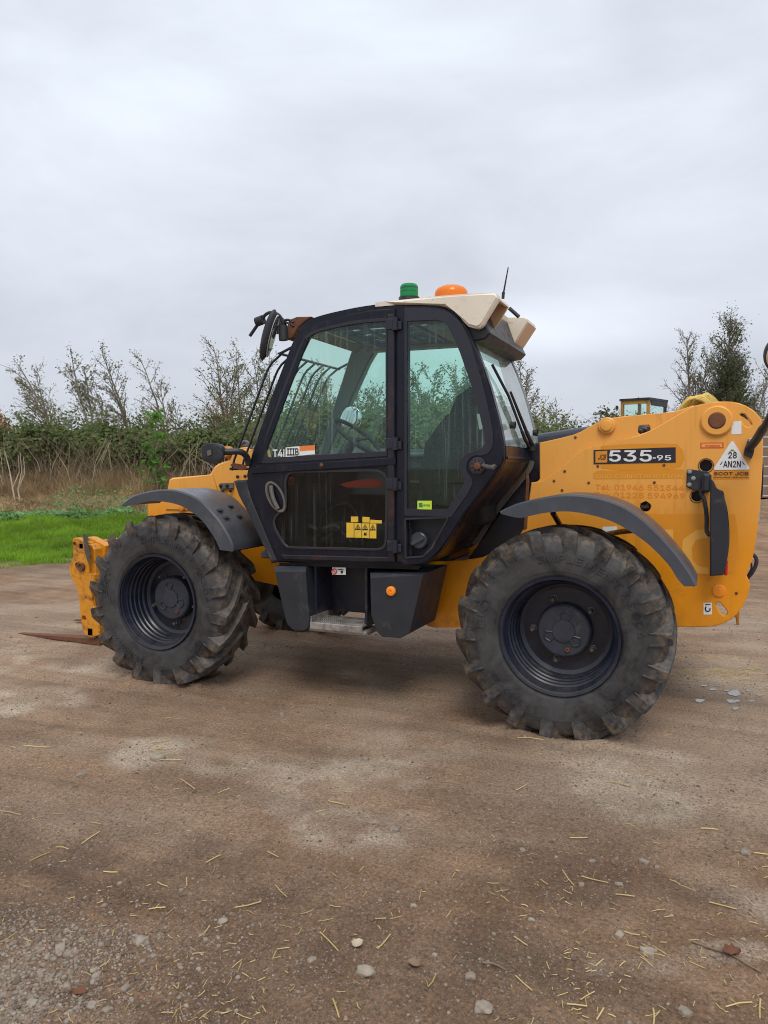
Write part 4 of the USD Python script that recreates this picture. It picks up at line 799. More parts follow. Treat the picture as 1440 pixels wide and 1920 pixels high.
capP = PL([(703, 575.2), (703, 567), (720, 565), (758, 561.5), (790, 558), (822, 554.8), (870, 551), (905, 549.2), (916, 549), (928, 549.3), (934, 553), (935, 560), (911, 599), (907, 607), (902, 613), (895, 616), (887, 614.5), (878, 612), (870, 604), (862, 594), (853, 585), (845, 579.5), (834, 575), (822, 572.6), (790, 571), (740, 571.8)], YC)
roofP = capP.intersection(sbox(P(893, 560, YC)[0], 1.5, 3, 3))
obj('roof_rail', plate(roofP.intersection(sbox(-3, 1.5, P(790, 565, YC)[0], 3)), YC - .2, YC - .04, 0), 'cream_plastic', T, smooth=30)
CP = obj('roof_cap', [plate(capP, YC - .04, YC + .012, .014)], 'cream_plastic', T, smooth=30)
obj('roof_cap_far', [plate(capP, -.012, .2, .014)], 'cream_plastic', T, smooth=30) if False else None
mid = Polygon([(q[0], q[2]) for q in (P(a, b, YC) for a, b in ((780, 574), (780, 561), (822, 555.5), (870, 552), (893, 551), (878, 606), (858, 596), (840, 585)))]).buffer(0)
obj('roof_deck', plate(mid, .2, YC - .2, 0), 'cream_plastic', T, smooth=30)
obj('roof_cap', [plate(capP, -.012, .24, .006)], 'cream_plastic', T, smooth=30)
fe_ = [P(a, b, YC) for a, b in ((935.5, 561), (911.5, 599), (903, 612), (895, 616.5))]
obj('horn_bounce_face', [loft(shift(fe_, .236, -.004), shift(fe_, -.008, -.004), .004)], 'bounce_peach_tan', T)  # cream edge coloured as if lit by bounce
# shaped inner faces of the horns and the dark light housing between them
hornin = PL([(905, 552), (930, 552), (933, 560), (911, 597), (897, 612), (880, 606)], YC)
obj('horn_bounce_face', plate(hornin, YC - .262, YC - .245, 0), 'bounce_peach_tan', T, smooth=30)  # inner wall of the horn, bounced light painted in its peach colour
hs_ = curve([P(a, b, YC) for a, b in ((893, 551.5), (916, 550.5), (927, 551), (932, 554), (933.5, 560))], 3)
obj('horn_hood', [loft(shift(hs_, YC - .03), shift(hs_, YC - .262), .014)], 'cream_plastic', T)
q0 = P(872, 606, YC); q1 = P(885, 560, YC); q2 = P(905, 628, YC)
hz = [(q1[0], q1[2]), (P(892, 562, YC)[0], P(892, 562, YC)[2]), (P(906, 602, YC)[0], P(906, 602, YC)[2]), (P(916, 622, YC)[0], P(916, 622, YC)[2]), (P(905, 634, YC)[0], P(905, 634, YC)[2]), (q0[0] + .02, P(886, 640, YC)[2]), (q0[0], q0[2])]
obj('light_housing', plate(Polygon(hz).buffer(0), .02, YC - .045, .01), 'black_print', T, smooth=30)
obj('work_light', box((P(899, 598, YC)[0] + .02, .60, 2.33), (.06, .16, .11), .02), 'dark_steel', T)
obj('roof_stay', tube([P(955, 578, .42), P(973, 594, .42)], .012, 8), 'rubber', T)
obj('aerial', [tube([P(943, 560, .5), P(944, 548, .5)], .010, 8), tube([P(944, 550, .5), P(953, 501, .5)], [.006, .0035], 6)], 'rubber', T)
gc = P(767, 561, .86)
obj('beacon', [lathe([(-.06, .064), (.012, .062), (.014, .056), (.022, .056), (.076, .055), (.088, .047), (.091, 0)], gc, 'z', 28)], 'green_lens', T, label='green cylindrical beacon on the cab roof')
obj('beacon_base', [lathe([(-.06, .066), (.010, .064), (.010, 0)], gc, 'z', 28)] + [lathe([(z, .0545), (z + .003, .0565), (z + .006, .0545)], gc, 'z', 28) for z in (.04, .062)], 'dark_steel', T)
ac = P(846, 553, .5)
obj('beacon', [lathe([(-.12, .108), (.0, .108), (.022, .104), (.040, .09), (.054, .06), (.058, .0)], ac, 'z', 36)], 'amber_lens', T, label='amber dome beacon on the cab roof', smooth=50)
# rear window, corner post, wiper
rp = curve([P(a, b, YC) for a, b in ((878, 620), (895.8, 659.4), (908, 692), (919.4, 725.6), (936, 787), (941, 812), (944.5, 835))], 4)
rp2 = [P(a, b, YC) for a, b in ((944.5, 836), (946, 850), (944, 866), (938.3, 876.7), (925, 895), (910, 914), (872, 961.7), (836.8, 1018), (822, 1037), (811, 1047), (800, 1055), (787, 1060))]
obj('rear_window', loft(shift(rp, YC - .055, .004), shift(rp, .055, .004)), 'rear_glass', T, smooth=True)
obj('rear_sill', [loft(shift(rp2[:3], YC - .03, -.004), shift(rp2[:3], .02, -.004), .02), box(np.array([P(944, 850, YC)[0] - .004, .5, P(944, 858, YC)[2]]), (.02, .9, .018), .004)], 'cab_paint', T)
obj('rear_lower_panel', [loft(shift(rp2[2:], YC - .03, .0), shift(rp2[2:], .34, .0), .02)], 'cab_rust', T, smooth=40)
rl = shift(curve([rp2[2] + [0, 0, .02], rp2[3], rp2[4], rp2[5], rp2[6], rp2[7], rp2[8]], 4), .335, -.008)
obj('panel_edge_strip', [loft(rl, rl + np.array([-.030, .0, -.018]), .012)], 'grey_strip', T)
obj('bulkhead_panel', [plate(PL([(884, 1040), (985, 893), (1000, 832), (1012.5, 829), (1012.5, 898), (996, 910), (984, 1000), (960, 1075), (900, 1085), (870, 1060)], YP - .18), YP - .26, YP - .17, .006)], 'dark_steel', T)
obj('bulkhead_edge', [tube([P(988, 888, YP), P(989, 905, YP), P(985, 990, YP)], .012, 6)], 'rust', T)
def rw(u, v):      # a point on the rear window: u across from the near side, v down
    k = v * (len(rp) - 1); i0 = int(min(k, len(rp) - 2)); q = rp[i0] + (rp[i0 + 1] - rp[i0]) * (k - i0); return np.array([q[0] - .02, YC - .055 - u * .89, q[2]])
obj('wiper', [tube([rw(.12, .26), rw(.30, .52), rw(.44, .76)], .009, 6), tube([rw(.44, .76), rw(.5, .88), rw(.62, .99)], .012, 6), tube([rw(.30, .50) - [.02, 0, 0], rw(.50, .80) - [.02, 0, 0], rw(.66, .98) - [.015, 0, 0]], [.008, .012, .016], 6), box(rw(.66, 1.0), (.05, .08, .06), .015)], 'rubber', T)
for (u, v) in ((.17, .70), (.88, .74)): obj('window_stop', lathe([(-.02, .022), (.012, .02), (.014, 0)], rw(u, v), 'x', 14), 'rubber', T)
# interior
obj('cab_floor', box((1.50, .5, .93), (1.0, .92, .05), .01), 'dark_trim', T)
obj('seat_plinth', box((1.10, .5, 1.05), (.34, .86, .2), .03), 'dark_trim', T)
fl_ = [P(a, b, YC) for a, b in ((463, 884), (466, 919), (477, 947), (497, 997), (519, 1050))]
obj('front_lower_panel', loft(shift(fl_, YC - .05, -.004), shift(fl_, .05, -.004), .015), 'dark_trim', T)
obj('cab_rear_wall', [hull([(q[0] + .03, y, q[2]) for q in (rp2[2], rp2[6], rp2[7]) for y in (.06, .93)])], 'dark_trim', T)
obj('dashboard', [hull([(x, y, z) for y in (.1, .9) for x, z in ((1.98, 1.50), (1.74, 1.60), (1.66, 1.56), (1.72, 1.40), (2.0, 1.35))]), box((1.80, .5, 1.18), (.16, .74, .5), .04)], 'dark_trim', T)
obj('console', box((.98, .1, 1.28), (.9, .12, .52), .03), 'dark_trim', T)
obj('window_ledge', box((1.2, .10, 1.60), (1.2, .09, .03), .01), 'grey_trim', T)
sc_ = np.array([1.50, .50, 1.72]); ax = np.array([-.62, .0, .78]); ax /= np.linalg.norm(ax); ux = np.array([0, 1.0, 0]); vx = np.cross(ax, ux)
sw = [sc_ + .19 * (math.cos(t) * ux + math.sin(t) * vx) for t in np.linspace(0, 2 * math.pi, 37)]
obj('steering_wheel', [tube(sw, .015, 8, False), tube([sc_ + .19 * ux, sc_ - ax * .03, sc_ - .19 * ux], .012, 6), tube([sc_ - ax * .03, sc_ + .19 * vx], .012, 6), lathe([(0, .04), (.02, .035), (.02, 0)], sc_ - ax * .03, 'z', 16), sph(sc_ + .19 * (math.cos(.8) * ux - math.sin(.8) * vx) + ax * .03, .022, 2)], 'rubber', T)
obj('steering_column', [tube([sc_ - ax * .03, sc_ - ax * .22 + np.array([.02, 0, 0]), np.array([1.76, .5, 1.30])], [.03, .05, .07], 12)], 'dark_trim', T)
st_ = []
st_.append(hull([(x, y, z) for x, z, yy in ((1.12, 1.42, .23), (.62, 1.40, .24), (.64, 1.26, .23), (1.14, 1.30, .23)) for y in (.5 - yy, .5 + yy)]))
bp = [(.96, 1.40, .23), (.62, 1.42, .24), (.92, 1.66, .23), (.56, 1.68, .22), (.80, 1.84, .18), (.55, 1.90, .15)]
st_.append(hull([(x, .5 + s * yy, z) for x, z, yy in bp for s in (-1, 1)])); st_.append(hull([(x, .5 + s * yy, z) for x, z, yy in ((.80, 1.82, .14), (.57, 1.86, .14), (.75, 1.96, .12), (.66, 2.02, .11), (.56, 1.98, .11)) for s in (-1, 1)]))
obj('seat', [m_.subdivide_loop(2) if False else m_ for m_ in st_] + [box((.72, .5, 1.22), (.34, .36, .16), .04)], 'seat_cloth', T, smooth=50)
obj('arm_rest', [box((.86, .28, 1.52), (.30, .07, .06), .02), tube([(1.02, .25, 1.30), (1.05, .25, 1.46)], .012, 8), sph((1.05, .25, 1.5), .026, 2)], 'rubber', T)
objs('paper', [hull([P(a, b, y) for a, b in ((883, 768), (890, 767), (901, 800), (897, 808), (885, 803)) for y in (.62, .66)]), hull([P(a, b, y) for a, b in ((894, 776), (899, 776), (905, 802), (899, 809)) for y in (.66, .70)])], 'paper', T)
obj('pedal', [box((1.72, y, 1.02), (.03, .07, .1), .01) for y in (.4, .55, .7)] + [tube([(1.72, y, 1.02), (1.78, y, 1.2)], .01, 6) for y in (.4, .55, .7)], 'bolt_steel', T)
objs('floor_clutter', [tube(curve([P(575, 985, .8), P(592, 992, .8), P(606, 995, .75), P(625, 990, .7), P(640, 998, .7), P(660, 1018, .7)], 4), [.02] * 8 + [.03] * 8 + [.012] * 5, 7), hull([P(a, b, y) for a, b in ((583, 1010), (596, 1000), (600, 1002), (588, 1014)) for y in (.8, .84)]), hull([P(a, b, y) for a, b in ((602, 1010), (622, 998), (618, 1010), (606, 1015)) for y in (.8, .84)])], 'bolt_steel', T)
obj('red_cloth', [hull([P(a, b, y) for a, b in ((636, 908), (660, 902), (705, 897), (718, 905), (716, 914), (690, 910), (650, 914)) for y in (.6, .7)])], 'red_print', T)
obj('interior_mirror', [lathe([(0, .0), (.004, .045), (-.0, .085), (-.012, .09), (-.014, 0)], P(657, 784, .12), 'y', 32)], 'mirror_face', T, smooth=True)
# screen guard bars
for k in range(8):
    y = .92 - k * .118
    pts = [(2.245, y, 1.49), (2.226, y, 1.56), (2.09, y, 1.86), (1.965, y, 2.135), (1.948, y, 2.165), (1.92, y, 2.20), (1.85, y, 2.25)]
    obj('screen_guard_bar', tube(pts, .008, 7), 'dark_steel', T)
objs('screen_guard_rail', [tube([(1.85, .95, 2.25), (1.85, .07, 2.25)], .009, 7), tube([(2.238, .95, 1.50), (2.238, .07, 1.50)], .009, 7), tube([(1.85, .94, 2.25), (1.70, .94, 2.31)], .009, 7), tube([(1.85, .09, 2.25), (1.66, .09, 2.33)], .009, 7)], 'dark_steel', T)
# left door mirror
mb = hull([P(a, b, y) for y, pts in ((1.22, ((378, 838), (384, 832), (404, 831), (417, 836), (418, 862), (412, 868), (394, 868), (380, 862))), (1.14, ((376, 842), (381, 834), (404, 830.5), (419, 834), (423, 842), (421, 858), (414, 869), (396, 870), (379, 863)))) for a, b in pts])
DM = obj('door_mirror', [mb.subdivide().subdivide()], 'black_plastic', T, smooth=50)
obj('mirror_badge', [plate(PL([(387.5, 846), (395, 843), (396, 853), (389, 855)], 1.228), 1.222, 1.229, .001)], 'grey_strip', DM)
obj('mirror_arm', [tube(curve([P(420, 847, 1.15), P(432, 847, 1.13), P(448, 846.5, 1.1), P(458, 851, 1.06), P(464, 860, 1.02), P(466, 872, 1.0)], 4), .021, 12)], 'black_plastic', T)
obj('wiper_stalk', [hull([P(a, b, y) for a, b in ((431, 872), (437, 868), (446, 871), (462, 872), (463, 879), (452, 882), (440, 877)) for y in (.93, .95)])], 'rust', T)
# upper mirror, work lamp and rusty bracket above the windscreen
cm = P(503, 628, .98)
tiltv = P(514, 588, .98) - P(495, 662, .98); tiltv /= np.linalg.norm(tiltv)
sp_ = trimesh.creation.icosphere(3, 1.0); sp_.apply_scale((.034, .05, .168)); sp_.apply_transform(trimesh.geometry.align_vectors([0, 0, 1], tiltv)); sp_.apply_translation(cm)
UM = obj('upper_mirror', sp_, 'black_plastic', T, smooth=True)
sp_ = trimesh.creation.icosphere(3, 1.0); sp_.apply_scale((.008, .034, .14)); sp_.apply_transform(trimesh.geometry.align_vectors([0, 0, 1], tiltv)); sp_.apply_translation(cm + np.array([-.029, -.006, -.008]))
obj('mirror_glass', sp_, 'mirror_face', UM, smooth=True)
obj('mirror_stay', [tube(curve([P(492, 600, .98), P(496, 592, .98), P(504, 586.5, .98), P(514, 586.5, .96), P(524, 592, .95), P(529, 602, .94), P(531, 612, .93)], 5), .011, 8), cyl(P(481, 604, .98), P(494, 599, .98), .030, 16), tube([P(485, 606, .98), P(468.5, 630, .98)], .011, 8)], 'rubber', T)
objs('work_lamp', [cyl(P(530, 611, .92), P(532, 638, .92), .031, 16), lathe([(-.05, .02), (-.03, .05), (.02, .058), (.03, .05), (.03, 0)], P(523, 610, .75), 'x', 20)], 'black_plastic', T)
obj('lamp_bracket', [plate(PL([(541, 600), (556, 594), (583, 593.5), (572, 602), (560, 612), (548, 632), (540, 637), (536, 636), (538, 614)], .9), .80, .9, .004)], 'rust', T, smooth=20)
obj('lamp_wiring', [tube(curve([P(530, 606, .9), P(536, 600, .9), P(545, 601, .9), P(546, 608, .9), P(552, 612, .9)], 5), .008, 6), tube(curve([P(526, 596, .85), P(540, 606, .88), P(552, 604, .9)], 5), .007, 6)], 'rubber', T)
# ---- step boxes
def boxhull(face, y1, back, y0, mid=None): return hull([P(a, b, y1) for a, b in face] + [(q[0], y0, q[2]) for q in (P(a, b, y1) for a, b in back)] + ([P(a, b, y) for a, b, y in mid] if mid else []))
obj('step_side_box', boxhull([(515.5, 1072), (573, 1072.5), (577, 1150), (580, 1160), (578, 1176), (570, 1182), (548, 1180), (538, 1168), (528, 1128)], 1.03, [(516, 1061), (574, 1062), (580, 1180), (548, 1182), (536, 1170)], .62, [(515, 1061, 1.0), (574.8, 1062.2, 1.0)]), 'black_plastic', T, smooth=25)
obj('fuel_tank', boxhull([(695, 1084), (770, 1089), (793, 1078), (768, 1186), (751, 1197), (716, 1194), (706, 1184), (696, 1151)], 1.03, [(696, 1074), (795, 1075), (770, 1188), (715, 1196)], .58, [(694, 1074, 1.0), (795, 1075.4, 1.0)]), 'black_plastic', T, smooth=25)
obj('tank_marker_lamp', lathe([(-.005, .03), (.012, .029), (.016, .022), (.016, .008), (.012, .006), (.012, 0)], P(733.7, 1108, 1.032), 'y', 24), 'orange_lens', T)
obj('step_back_panel', [box((1.42, .70, .72), (.55, .03, .36), .006), box((1.60, .82, .70), (.02, .25, .4), .004), box((1.235, .82, .70), (.02, .25, .4), .004)], 'dark_steel', T)
SP = obj('step', [box((1.412, .90, .512), (.36, .24, .012), .003), box((1.412, 1.015, .498), (.37, .02, .045), .004), box((1.59, .9, .53), (.012, .24, .05), .003), box((1.412, .9, .47), (.42, .2, .03), .01)], 'steel', T)
obj('tread_teeth', [box((1.412 - .165 + .33 * k / 23, .80 + .055 * j, .5205), (.008, .03, .007), .001) for k in range(24) for j in range(4)], 'steel', SP, smooth=False)
st = obj('step_sticker', [sheet(PL([(620, 1064.5), (646, 1065), (646, 1078.5), (620, 1078.5)], YC - .02), YC - .04)], 'white_print', T, smooth=False, label='white sticker with a red prohibition sign above the step')
obj('sticker_mark', [tube([P(626.5 + 4.6 * math.cos(t), 1071.5 + 4.8 * math.sin(t), YC - .037) for t in np.linspace(0, 2 * math.pi, 15)], .0035, 4), tube([P(623, 1068, YC - .037), P(630, 1075, YC - .037)], .0035, 4)], 'red_print', st, smooth=False)
obj('sticker_lettering', [textpx('WARNING', 633, 1068.5, 644, 1066.5, YC - .038), sheet(PL([(636, 1071), (641, 1071), (640, 1076), (637, 1076)], YC - .02), YC - .038)], 'black_print', st, smooth=False)
obj('cab_floor_rail', [hull([P(a, b, y) for a, b in ((522, 1055), (790, 1061), (785, 1068), (525, 1060)) for y in (.2, .965)])], 'cab_paint', T)

obj('kick_panel', [box((1.55, .14, 1.16), (.75, .02, .30), .006)], 'dark_steel', T)
obj('tool_box', [box((1.62, .42, 1.04), (.30, .22, .16), .02)], 'dark_trim', T)
objs('floor_hose', [tube(curve([(1.78, .6, 1.02), (1.66, .66, 1.2), (1.52, .62, 1.26), (1.44, .6, 1.14), (1.40, .62, 1.0)], 5), .012, 7), tube(curve([(1.36, .55, 1.0), (1.34, .6, 1.2), (1.26, .58, 1.3), (1.18, .5, 1.2)], 5), .012, 7)], 'rubber', T)
obj('floor_rag', hull([P(a, b, .75) + [0, dy, 0] for a, b in ((548, 925), (556, 930), (566, 950), (561, 955), (552, 942)) for dy in (0, .03)]), 'paper', T)
obj('door_latch', box(P(546, 903, .9), (.05, .03, .06), .008), 'red_print', T)
# ================================================================== SURROUNDINGS
def leaves(pts, size, rng, aspect=.55, up=.0, fold=.15, sizevar=.4, bias=None):
    """Rhombic leaves, two triangles each, turned at random (up: how far they turn their faces to the sky)."""
    n = len(pts); sz = size * (1 + sizevar * rng.uniform(-1, 1, n))[:, None]
    nm = rng.normal(size=(n, 3)); nm[:, 2] = np.abs(nm[:, 2]) + up
    if bias is not None: nm += np.asarray(bias)
    nm /= np.linalg.norm(nm, axis=1, keepdims=True)
    a = np.cross(nm, rng.normal(size=(n, 3))); a /= np.maximum(np.linalg.norm(a, axis=1, keepdims=True), 1e-6); b = np.cross(nm, a)
    v = np.stack([pts - a * sz * .5, pts + b * sz * aspect * .5 + nm * sz * fold, pts + a * sz * .5, pts - b * sz * aspect * .5 + nm * sz * fold], 1).reshape(-1, 3)
    k = np.arange(n) * 4
    return TM(v, np.vstack([np.stack([k, k + 1, k + 2], 1), np.stack([k, k + 2, k + 3], 1)]))
def blades(base, length, width, lean, rng, seg=2):
    """Tapering bent blades: base points, lean = horizontal bend vectors (n, 3)."""
    n = len(base); an = rng.uniform(0, 2 * np.pi, n); side = np.stack([np.cos(an), np.sin(an), 0 * an], 1) * width[:, None] / 2
    mid = base + np.array([0, 0, 1.0]) * length[:, None] * .55 + lean * length[:, None] * .3
    tip = base + np.array([0, 0, 1.0]) * length[:, None] * .9 + lean * length[:, None] * .95
    v = np.stack([base - side, base + side, mid + side * .75, mid - side * .75, tip], 1).reshape(-1, 3); k = np.arange(n) * 5
    return TM(v, np.vstack([np.stack([k, k + 1, k + 2], 1), np.stack([k, k + 2, k + 3], 1), np.stack([k + 3, k + 2, k + 4], 1)]))
def to_world(s, d, z): return np.stack([CAM[0] + s * RT[0] + d * F0[0], CAM[1] + s * RT[1] + d * F0[1], z], -1)
LEFTW = -RT        # towards the left of the view, where the wind bends the trees
def grow(rng, base, height, lean, spread, nbr, nsub, r0, stems=1, leafstep=.14, start=.25, curl=.5, jit=.05, leafspread=.07, up=.9):
    segs, lp = [], []
    for st in range(stems):
        hh = height * (1 if st == 0 else rng.uniform(.7, .97)); b0 = base + (np.array([rng.normal(0, .25), rng.normal(0, .25), 0]) if st else 0)
        ld = lean + rng.normal(0, .10, 3) * (1 if stems > 1 else .5); ld[2] = 0
        t = np.linspace(0, 1, 9); wob = np.cumsum(rng.normal(0, jit, (9, 3)), 0) * hh * .12; wob[0] = 0; wob[:, 2] = 0
        tr = b0 + np.outer(t, [0, 0, hh]) + np.outer(t ** 1.6, ld * hh) + wob
        segs.append((tr, r0 * (1 - st * .1) * (1 - .9 * t) + .006))
        for k in range(nbr):
            u = start + (1 - start) * (k + rng.uniform(0, 1)) / nbr; p0 = np.array([np.interp(u, t, tr[:, q]) for q in range(3)])
            an = rng.uniform(0, 2 * np.pi); out = np.array([math.cos(an), math.sin(an), 0]); L = height * spread * (1.05 - .75 * u) * rng.uniform(.6, 1.15)
            dirn = out * .8 + np.array([0, 0, up * rng.uniform(.6, 1.3)]) + ld * 1.4; dirn /= np.linalg.norm(dirn)
            tb = np.linspace(0, 1, 6); br = p0 + np.outer(tb * L, dirn) + np.outer(tb ** 2 * L * curl, ld * .9 + [0, 0, .25]) + np.cumsum(rng.normal(0, .025 * L, (6, 3)), 0) * tb[:, None]
            segs.append((br, r0 * .38 * (1 - u * .6) * (1 - .85 * tb) + .004))
            for m_ in range(nsub):
                w = rng.uniform(.25, 1); q0 = np.array([np.interp(w, tb, br[:, q]) for q in range(3)])
                d2 = dirn + rng.normal(0, .55, 3) + ld * .5; d2 /= np.linalg.norm(d2); l2 = L * rng.uniform(.2, .42)
                t3 = np.linspace(0, 1, 4); sb = q0 + np.outer(t3 * l2, d2) + np.outer(t3 ** 2 * l2 * .4, ld)
                segs.append((sb, .007 * (1 - .6 * t3) + .002))
                if leafstep:
                    nn = max(2, int(l2 / leafstep)); w3 = rng.uniform(.15, 1, nn)
                    lp.append(np.stack([np.interp(w3, t3, sb[:, q]) for q in range(3)], 1) + rng.normal(0, leafspread, (nn, 3)))
    wood = cat([tube(p, r, 6 if k == 0 else (4 if r[0] > .012 else 3), False) for k, (p, r) in enumerate(segs)])
    return wood, (np.vstack(lp) if lp else np.zeros((0, 3)))
def tree(name, label, seed, px, d, pytop, lean=.25, spread=.34, nbr=16, nsub=5, r0=.05, stems=1, leafmat='poplar_leaf', lsize=.068, leafstep=.042, cat_='tree', group=None, zbase=None, start=.25, up=.9, leafspread=.07, trunkmat='bark', leafdir=LEFTW, aspect=.55):
    rng = np.random.RandomState(seed); s = (px - W / 2) / FPX * d
    zb = float(gz(np.array([s]), np.array([d]))[0]) if zbase is None else zbase
    top = B(px, pytop + (16 if d < 30 else 0), d)[2]; b = BP(s, d, zb - .05)
    T_ = thing(name, label, cat_, b, group)
    wood, lp = grow(rng, b, top - zb, np.asarray(leafdir) * lean, spread, nbr, nsub, r0, stems, leafstep, start, up=up, leafspread=leafspread)
    obj('trunk', wood, trunkmat, T_, smooth=True)
    if len(lp): obj('crown', leaves(lp, lsize, rng, aspect, .3, bias=-F0 * .5), leafmat, T_, smooth=False)
    return T_
tree('poplar_tree', 'sparse windswept poplar at the far left, leaning left above the bramble bank', 11, 112, 24, 664, .26, .42, 17, 6, .045, 3)
tree('poplar_tree', 'windswept poplar with a bare forked dark trunk, second from the left', 12, 180, 24, 655, .22, .34, 15, 7, .06, 2, start=.5, lsize=.08)
tree('poplar_tree', 'tall sparse poplar standing behind the sapling, its leaves thinning at the top', 13, 255, 25, 650, .24, .34, 16, 7, .05, 2, start=.35)
tree('poplar_tree', 'slender poplar with a curved stem to the right of the sapling', 14, 318, 25, 652, .12, .32, 15, 6, .05, 2, start=.3)
tree('poplar_tree', 'yellowing bushy poplar just left of the cab screen guard', 15, 425, 24, 632, .10, .36, 20, 7, .055, 3, leafstep=.05, start=.15)
tree('poplar_tree', 'leafy poplar seen through the front of the cab door window', 16, 505, 25, 640, .06, .36, 20, 8, .05, 3, 'willow_leaf', leafstep=.05, start=.15)
tree('willow_tree', 'dense willow seen through the cab door window', 17, 600, 24, 668, .05, .36, 22, 8, .05, 3, 'willow_leaf', leafstep=.045, start=.12)
tree('willow_tree', 'dense willow seen behind the steering wheel', 18, 690, 24, 690, .05, .36, 22, 8, .05, 3, 'willow_leaf', leafstep=.045, start=.12)
tree('willow_tree', 'dense green willow seen through the rear side window of the cab', 19, 790, 23, 680, .03, .36, 24, 9, .05, 3, 'willow_leaf', leafstep=.042, start=.12, lsize=.085)
tree('willow_tree', 'dense willow seen behind the seat of the cab', 20, 870, 24, 676, .03, .36, 24, 9, .05, 3, 'willow_leaf', leafstep=.042, start=.12, lsize=.085)
tree('poplar_tree', 'pale leafy poplar rising behind the rear window of the cab', 21, 985, 24, 655, .10, .30, 20, 8, .05, 2, leafstep=.05, start=.12)
tree('small_tree', 'low pale shrubby tree between the cab and the far machine cab', 22, 1045, 25, 742, .05, .5, 18, 7, .035, 3, leafstep=.05, start=.1)
tree('russet_shrub', 'russet brown shrub above the hedge left of the cab', 23, 420, 23, 745, .06, .5, 18, 7, .03, 3, 'brown_leaf', .06, .12, 'shrub', start=.1)
tree('olive_shrub', 'small dark olive shrub on the hedge top right of the sapling', 24, 352, 22.5, 742, .08, .45, 16, 7, .03, 3, 'ivy_leaf', .07, .09, 'shrub', start=.1)
tree('thin_poplar', 'thin poplar stem with few leaves between two larger poplars', 25, 222, 25.5, 700, .2, .35, 12, 5, .03, 2, start=.25)
tree('ivy_tree', 'tall dark ivy-clad tree rising behind the orange rear plate', 31, 1350, 34, 606, .02, .30, 90, 12, .16, 3, 'ivy_leaf', .10, .06, start=.06, up=1.1, leafspread=.14)
tree('bare_tree', 'half-dead bare tree left of the tall ivy-clad tree', 32, 1300, 34, 636, .10, .30, 44, 10, .10, 3, 'ivy_leaf', .08, .22, start=.12, up=1.2)
tree('bare_tree', 'bare branching tree at the right edge beside the ivy-clad tree', 33, 1398, 33, 672, -.15, .42, 20, 6, .08, 2, 'ivy_leaf', .08, .7, start=.15, up=.7)
tree('young_tree', 'thin leafy young tree at the right edge of the view', 34, 1433, 26, 690, .02, .22, 14, 6, .03, 2, 'ivy_leaf', .07, .12, start=.2)
tree('conifer', 'tiny dark conifer on the skyline beside the far machine cab', 35, 1122, 60, 768, .0, .2, 40, 6, .1, 1, 'ivy_leaf', .25, .16, start=.1, up=.1)
tree('conifer', 'low dark bush on the skyline left of the far machine cab', 36, 1147, 60, 776, .0, .7, 30, 6, .08, 2, 'ivy_leaf', .25, .2, start=.1, up=.4)
# ---- bramble hedge
rng = np.random.RandomState(77)
def hedge_top(s):
    return np.interp(s, [-40, -9, -6, -4.6, -3.2, 0, 3, 4.5, 6, 9, 40], [2.45, 2.47, 2.46, 2.58, 2.95, 3.05, 3.05, 2.78, 2.45, 2.6, 3.1]) + .34 * (meshkit.fbm(np.stack([s * .7, s * 0, s * 0], -1), 3, 9) - .5) * 2 * .6 + .18 * (meshkit.fbm(np.stack([s * 2.6, s * 0, s * 0], -1), 2, 10) - .5)
def hedge_front(s): return edge_d(s) + 7.8 + .5 * (meshkit.fbm(np.stack([s * .6, s * 0 + 3, s * 0], -1), 3, 12) - .5) + 2.0 * sstep(2, 6, s)
def hedge_pt(s, u):
    """u from 0 (front foot) to 1 (back foot): a lumpy mound section."""
    zt = hedge_top(s); f = hedge_front(s); zb = gz(s, f) - .05
    hh = zt - zb
    dd = np.interp(u, [0, .35, .55, .75, 1], [0, .35, 1.0, 2.2, 3.4]); zz = np.interp(u, [0, .2, .42, .58, .75, 1], [0, .42, .86, 1.0, .92, .1])
    lump = meshkit.fbm(np.stack([s * 1.6, u * 5, s * 0], -1), 3, 15) - .5; lump2 = meshkit.fbm(np.stack([s * 1.3, u * 4, s * 0 + 9], -1), 3, 16) - .5
    return to_world(s, f + dd - lump * .9, zb + hh * zz * (1 + lump2 * .16))
su, uu = np.meshgrid(np.linspace(-34, 34, 340), np.linspace(0, 1, 26))
hv = hedge_pt(su.ravel(), uu.ravel()); nr_, nc_ = su.shape; i, j = np.meshgrid(np.arange(nr_ - 1), np.arange(nc_ - 1), indexing='ij'); a = (i * nc_ + j).ravel()
HG = thing('bramble_hedge', 'long overgrown bramble hedge bank running behind the machine', 'hedge', BP(0, 20, 1.0))
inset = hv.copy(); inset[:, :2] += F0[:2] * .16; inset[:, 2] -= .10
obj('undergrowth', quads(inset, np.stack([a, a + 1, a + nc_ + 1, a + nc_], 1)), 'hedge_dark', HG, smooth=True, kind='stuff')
def hedge_sample(n, s0, s1, u0, u1):
    s = rng.uniform(s0, s1, n); u = rng.uniform(u0, u1, n); p = hedge_pt(s, u); return s, u, p
pp = []
for n, s0, s1, u0, u1 in ((36000, -13, 8, .24, .72), (13000, -13, 8, .04, .26), (14000, 8, 30, .1, .72), (10000, -30, -13, .1, .72)):
    s, u, p = hedge_sample(n, s0, s1, u0, u1)
    clump = meshkit.fbm(np.stack([s * 1.9, u * 7, s * 0 + 2], -1), 3, 19)
    keep = rng.uniform(size=n) < np.clip((clump - .27) * 2.8, .05, 1) * np.clip(.16 + (u - .14) * 5.0, .10, 1)
    p = p + rng.normal(0, .09, p.shape) - F0 * .05; pp.append(p[keep])
obj('leaves', leaves(np.vstack(pp), .105, rng, .7, .9, bias=-F0 * 1.1), 'bramble_leaf', HG, smooth=False, kind='stuff')
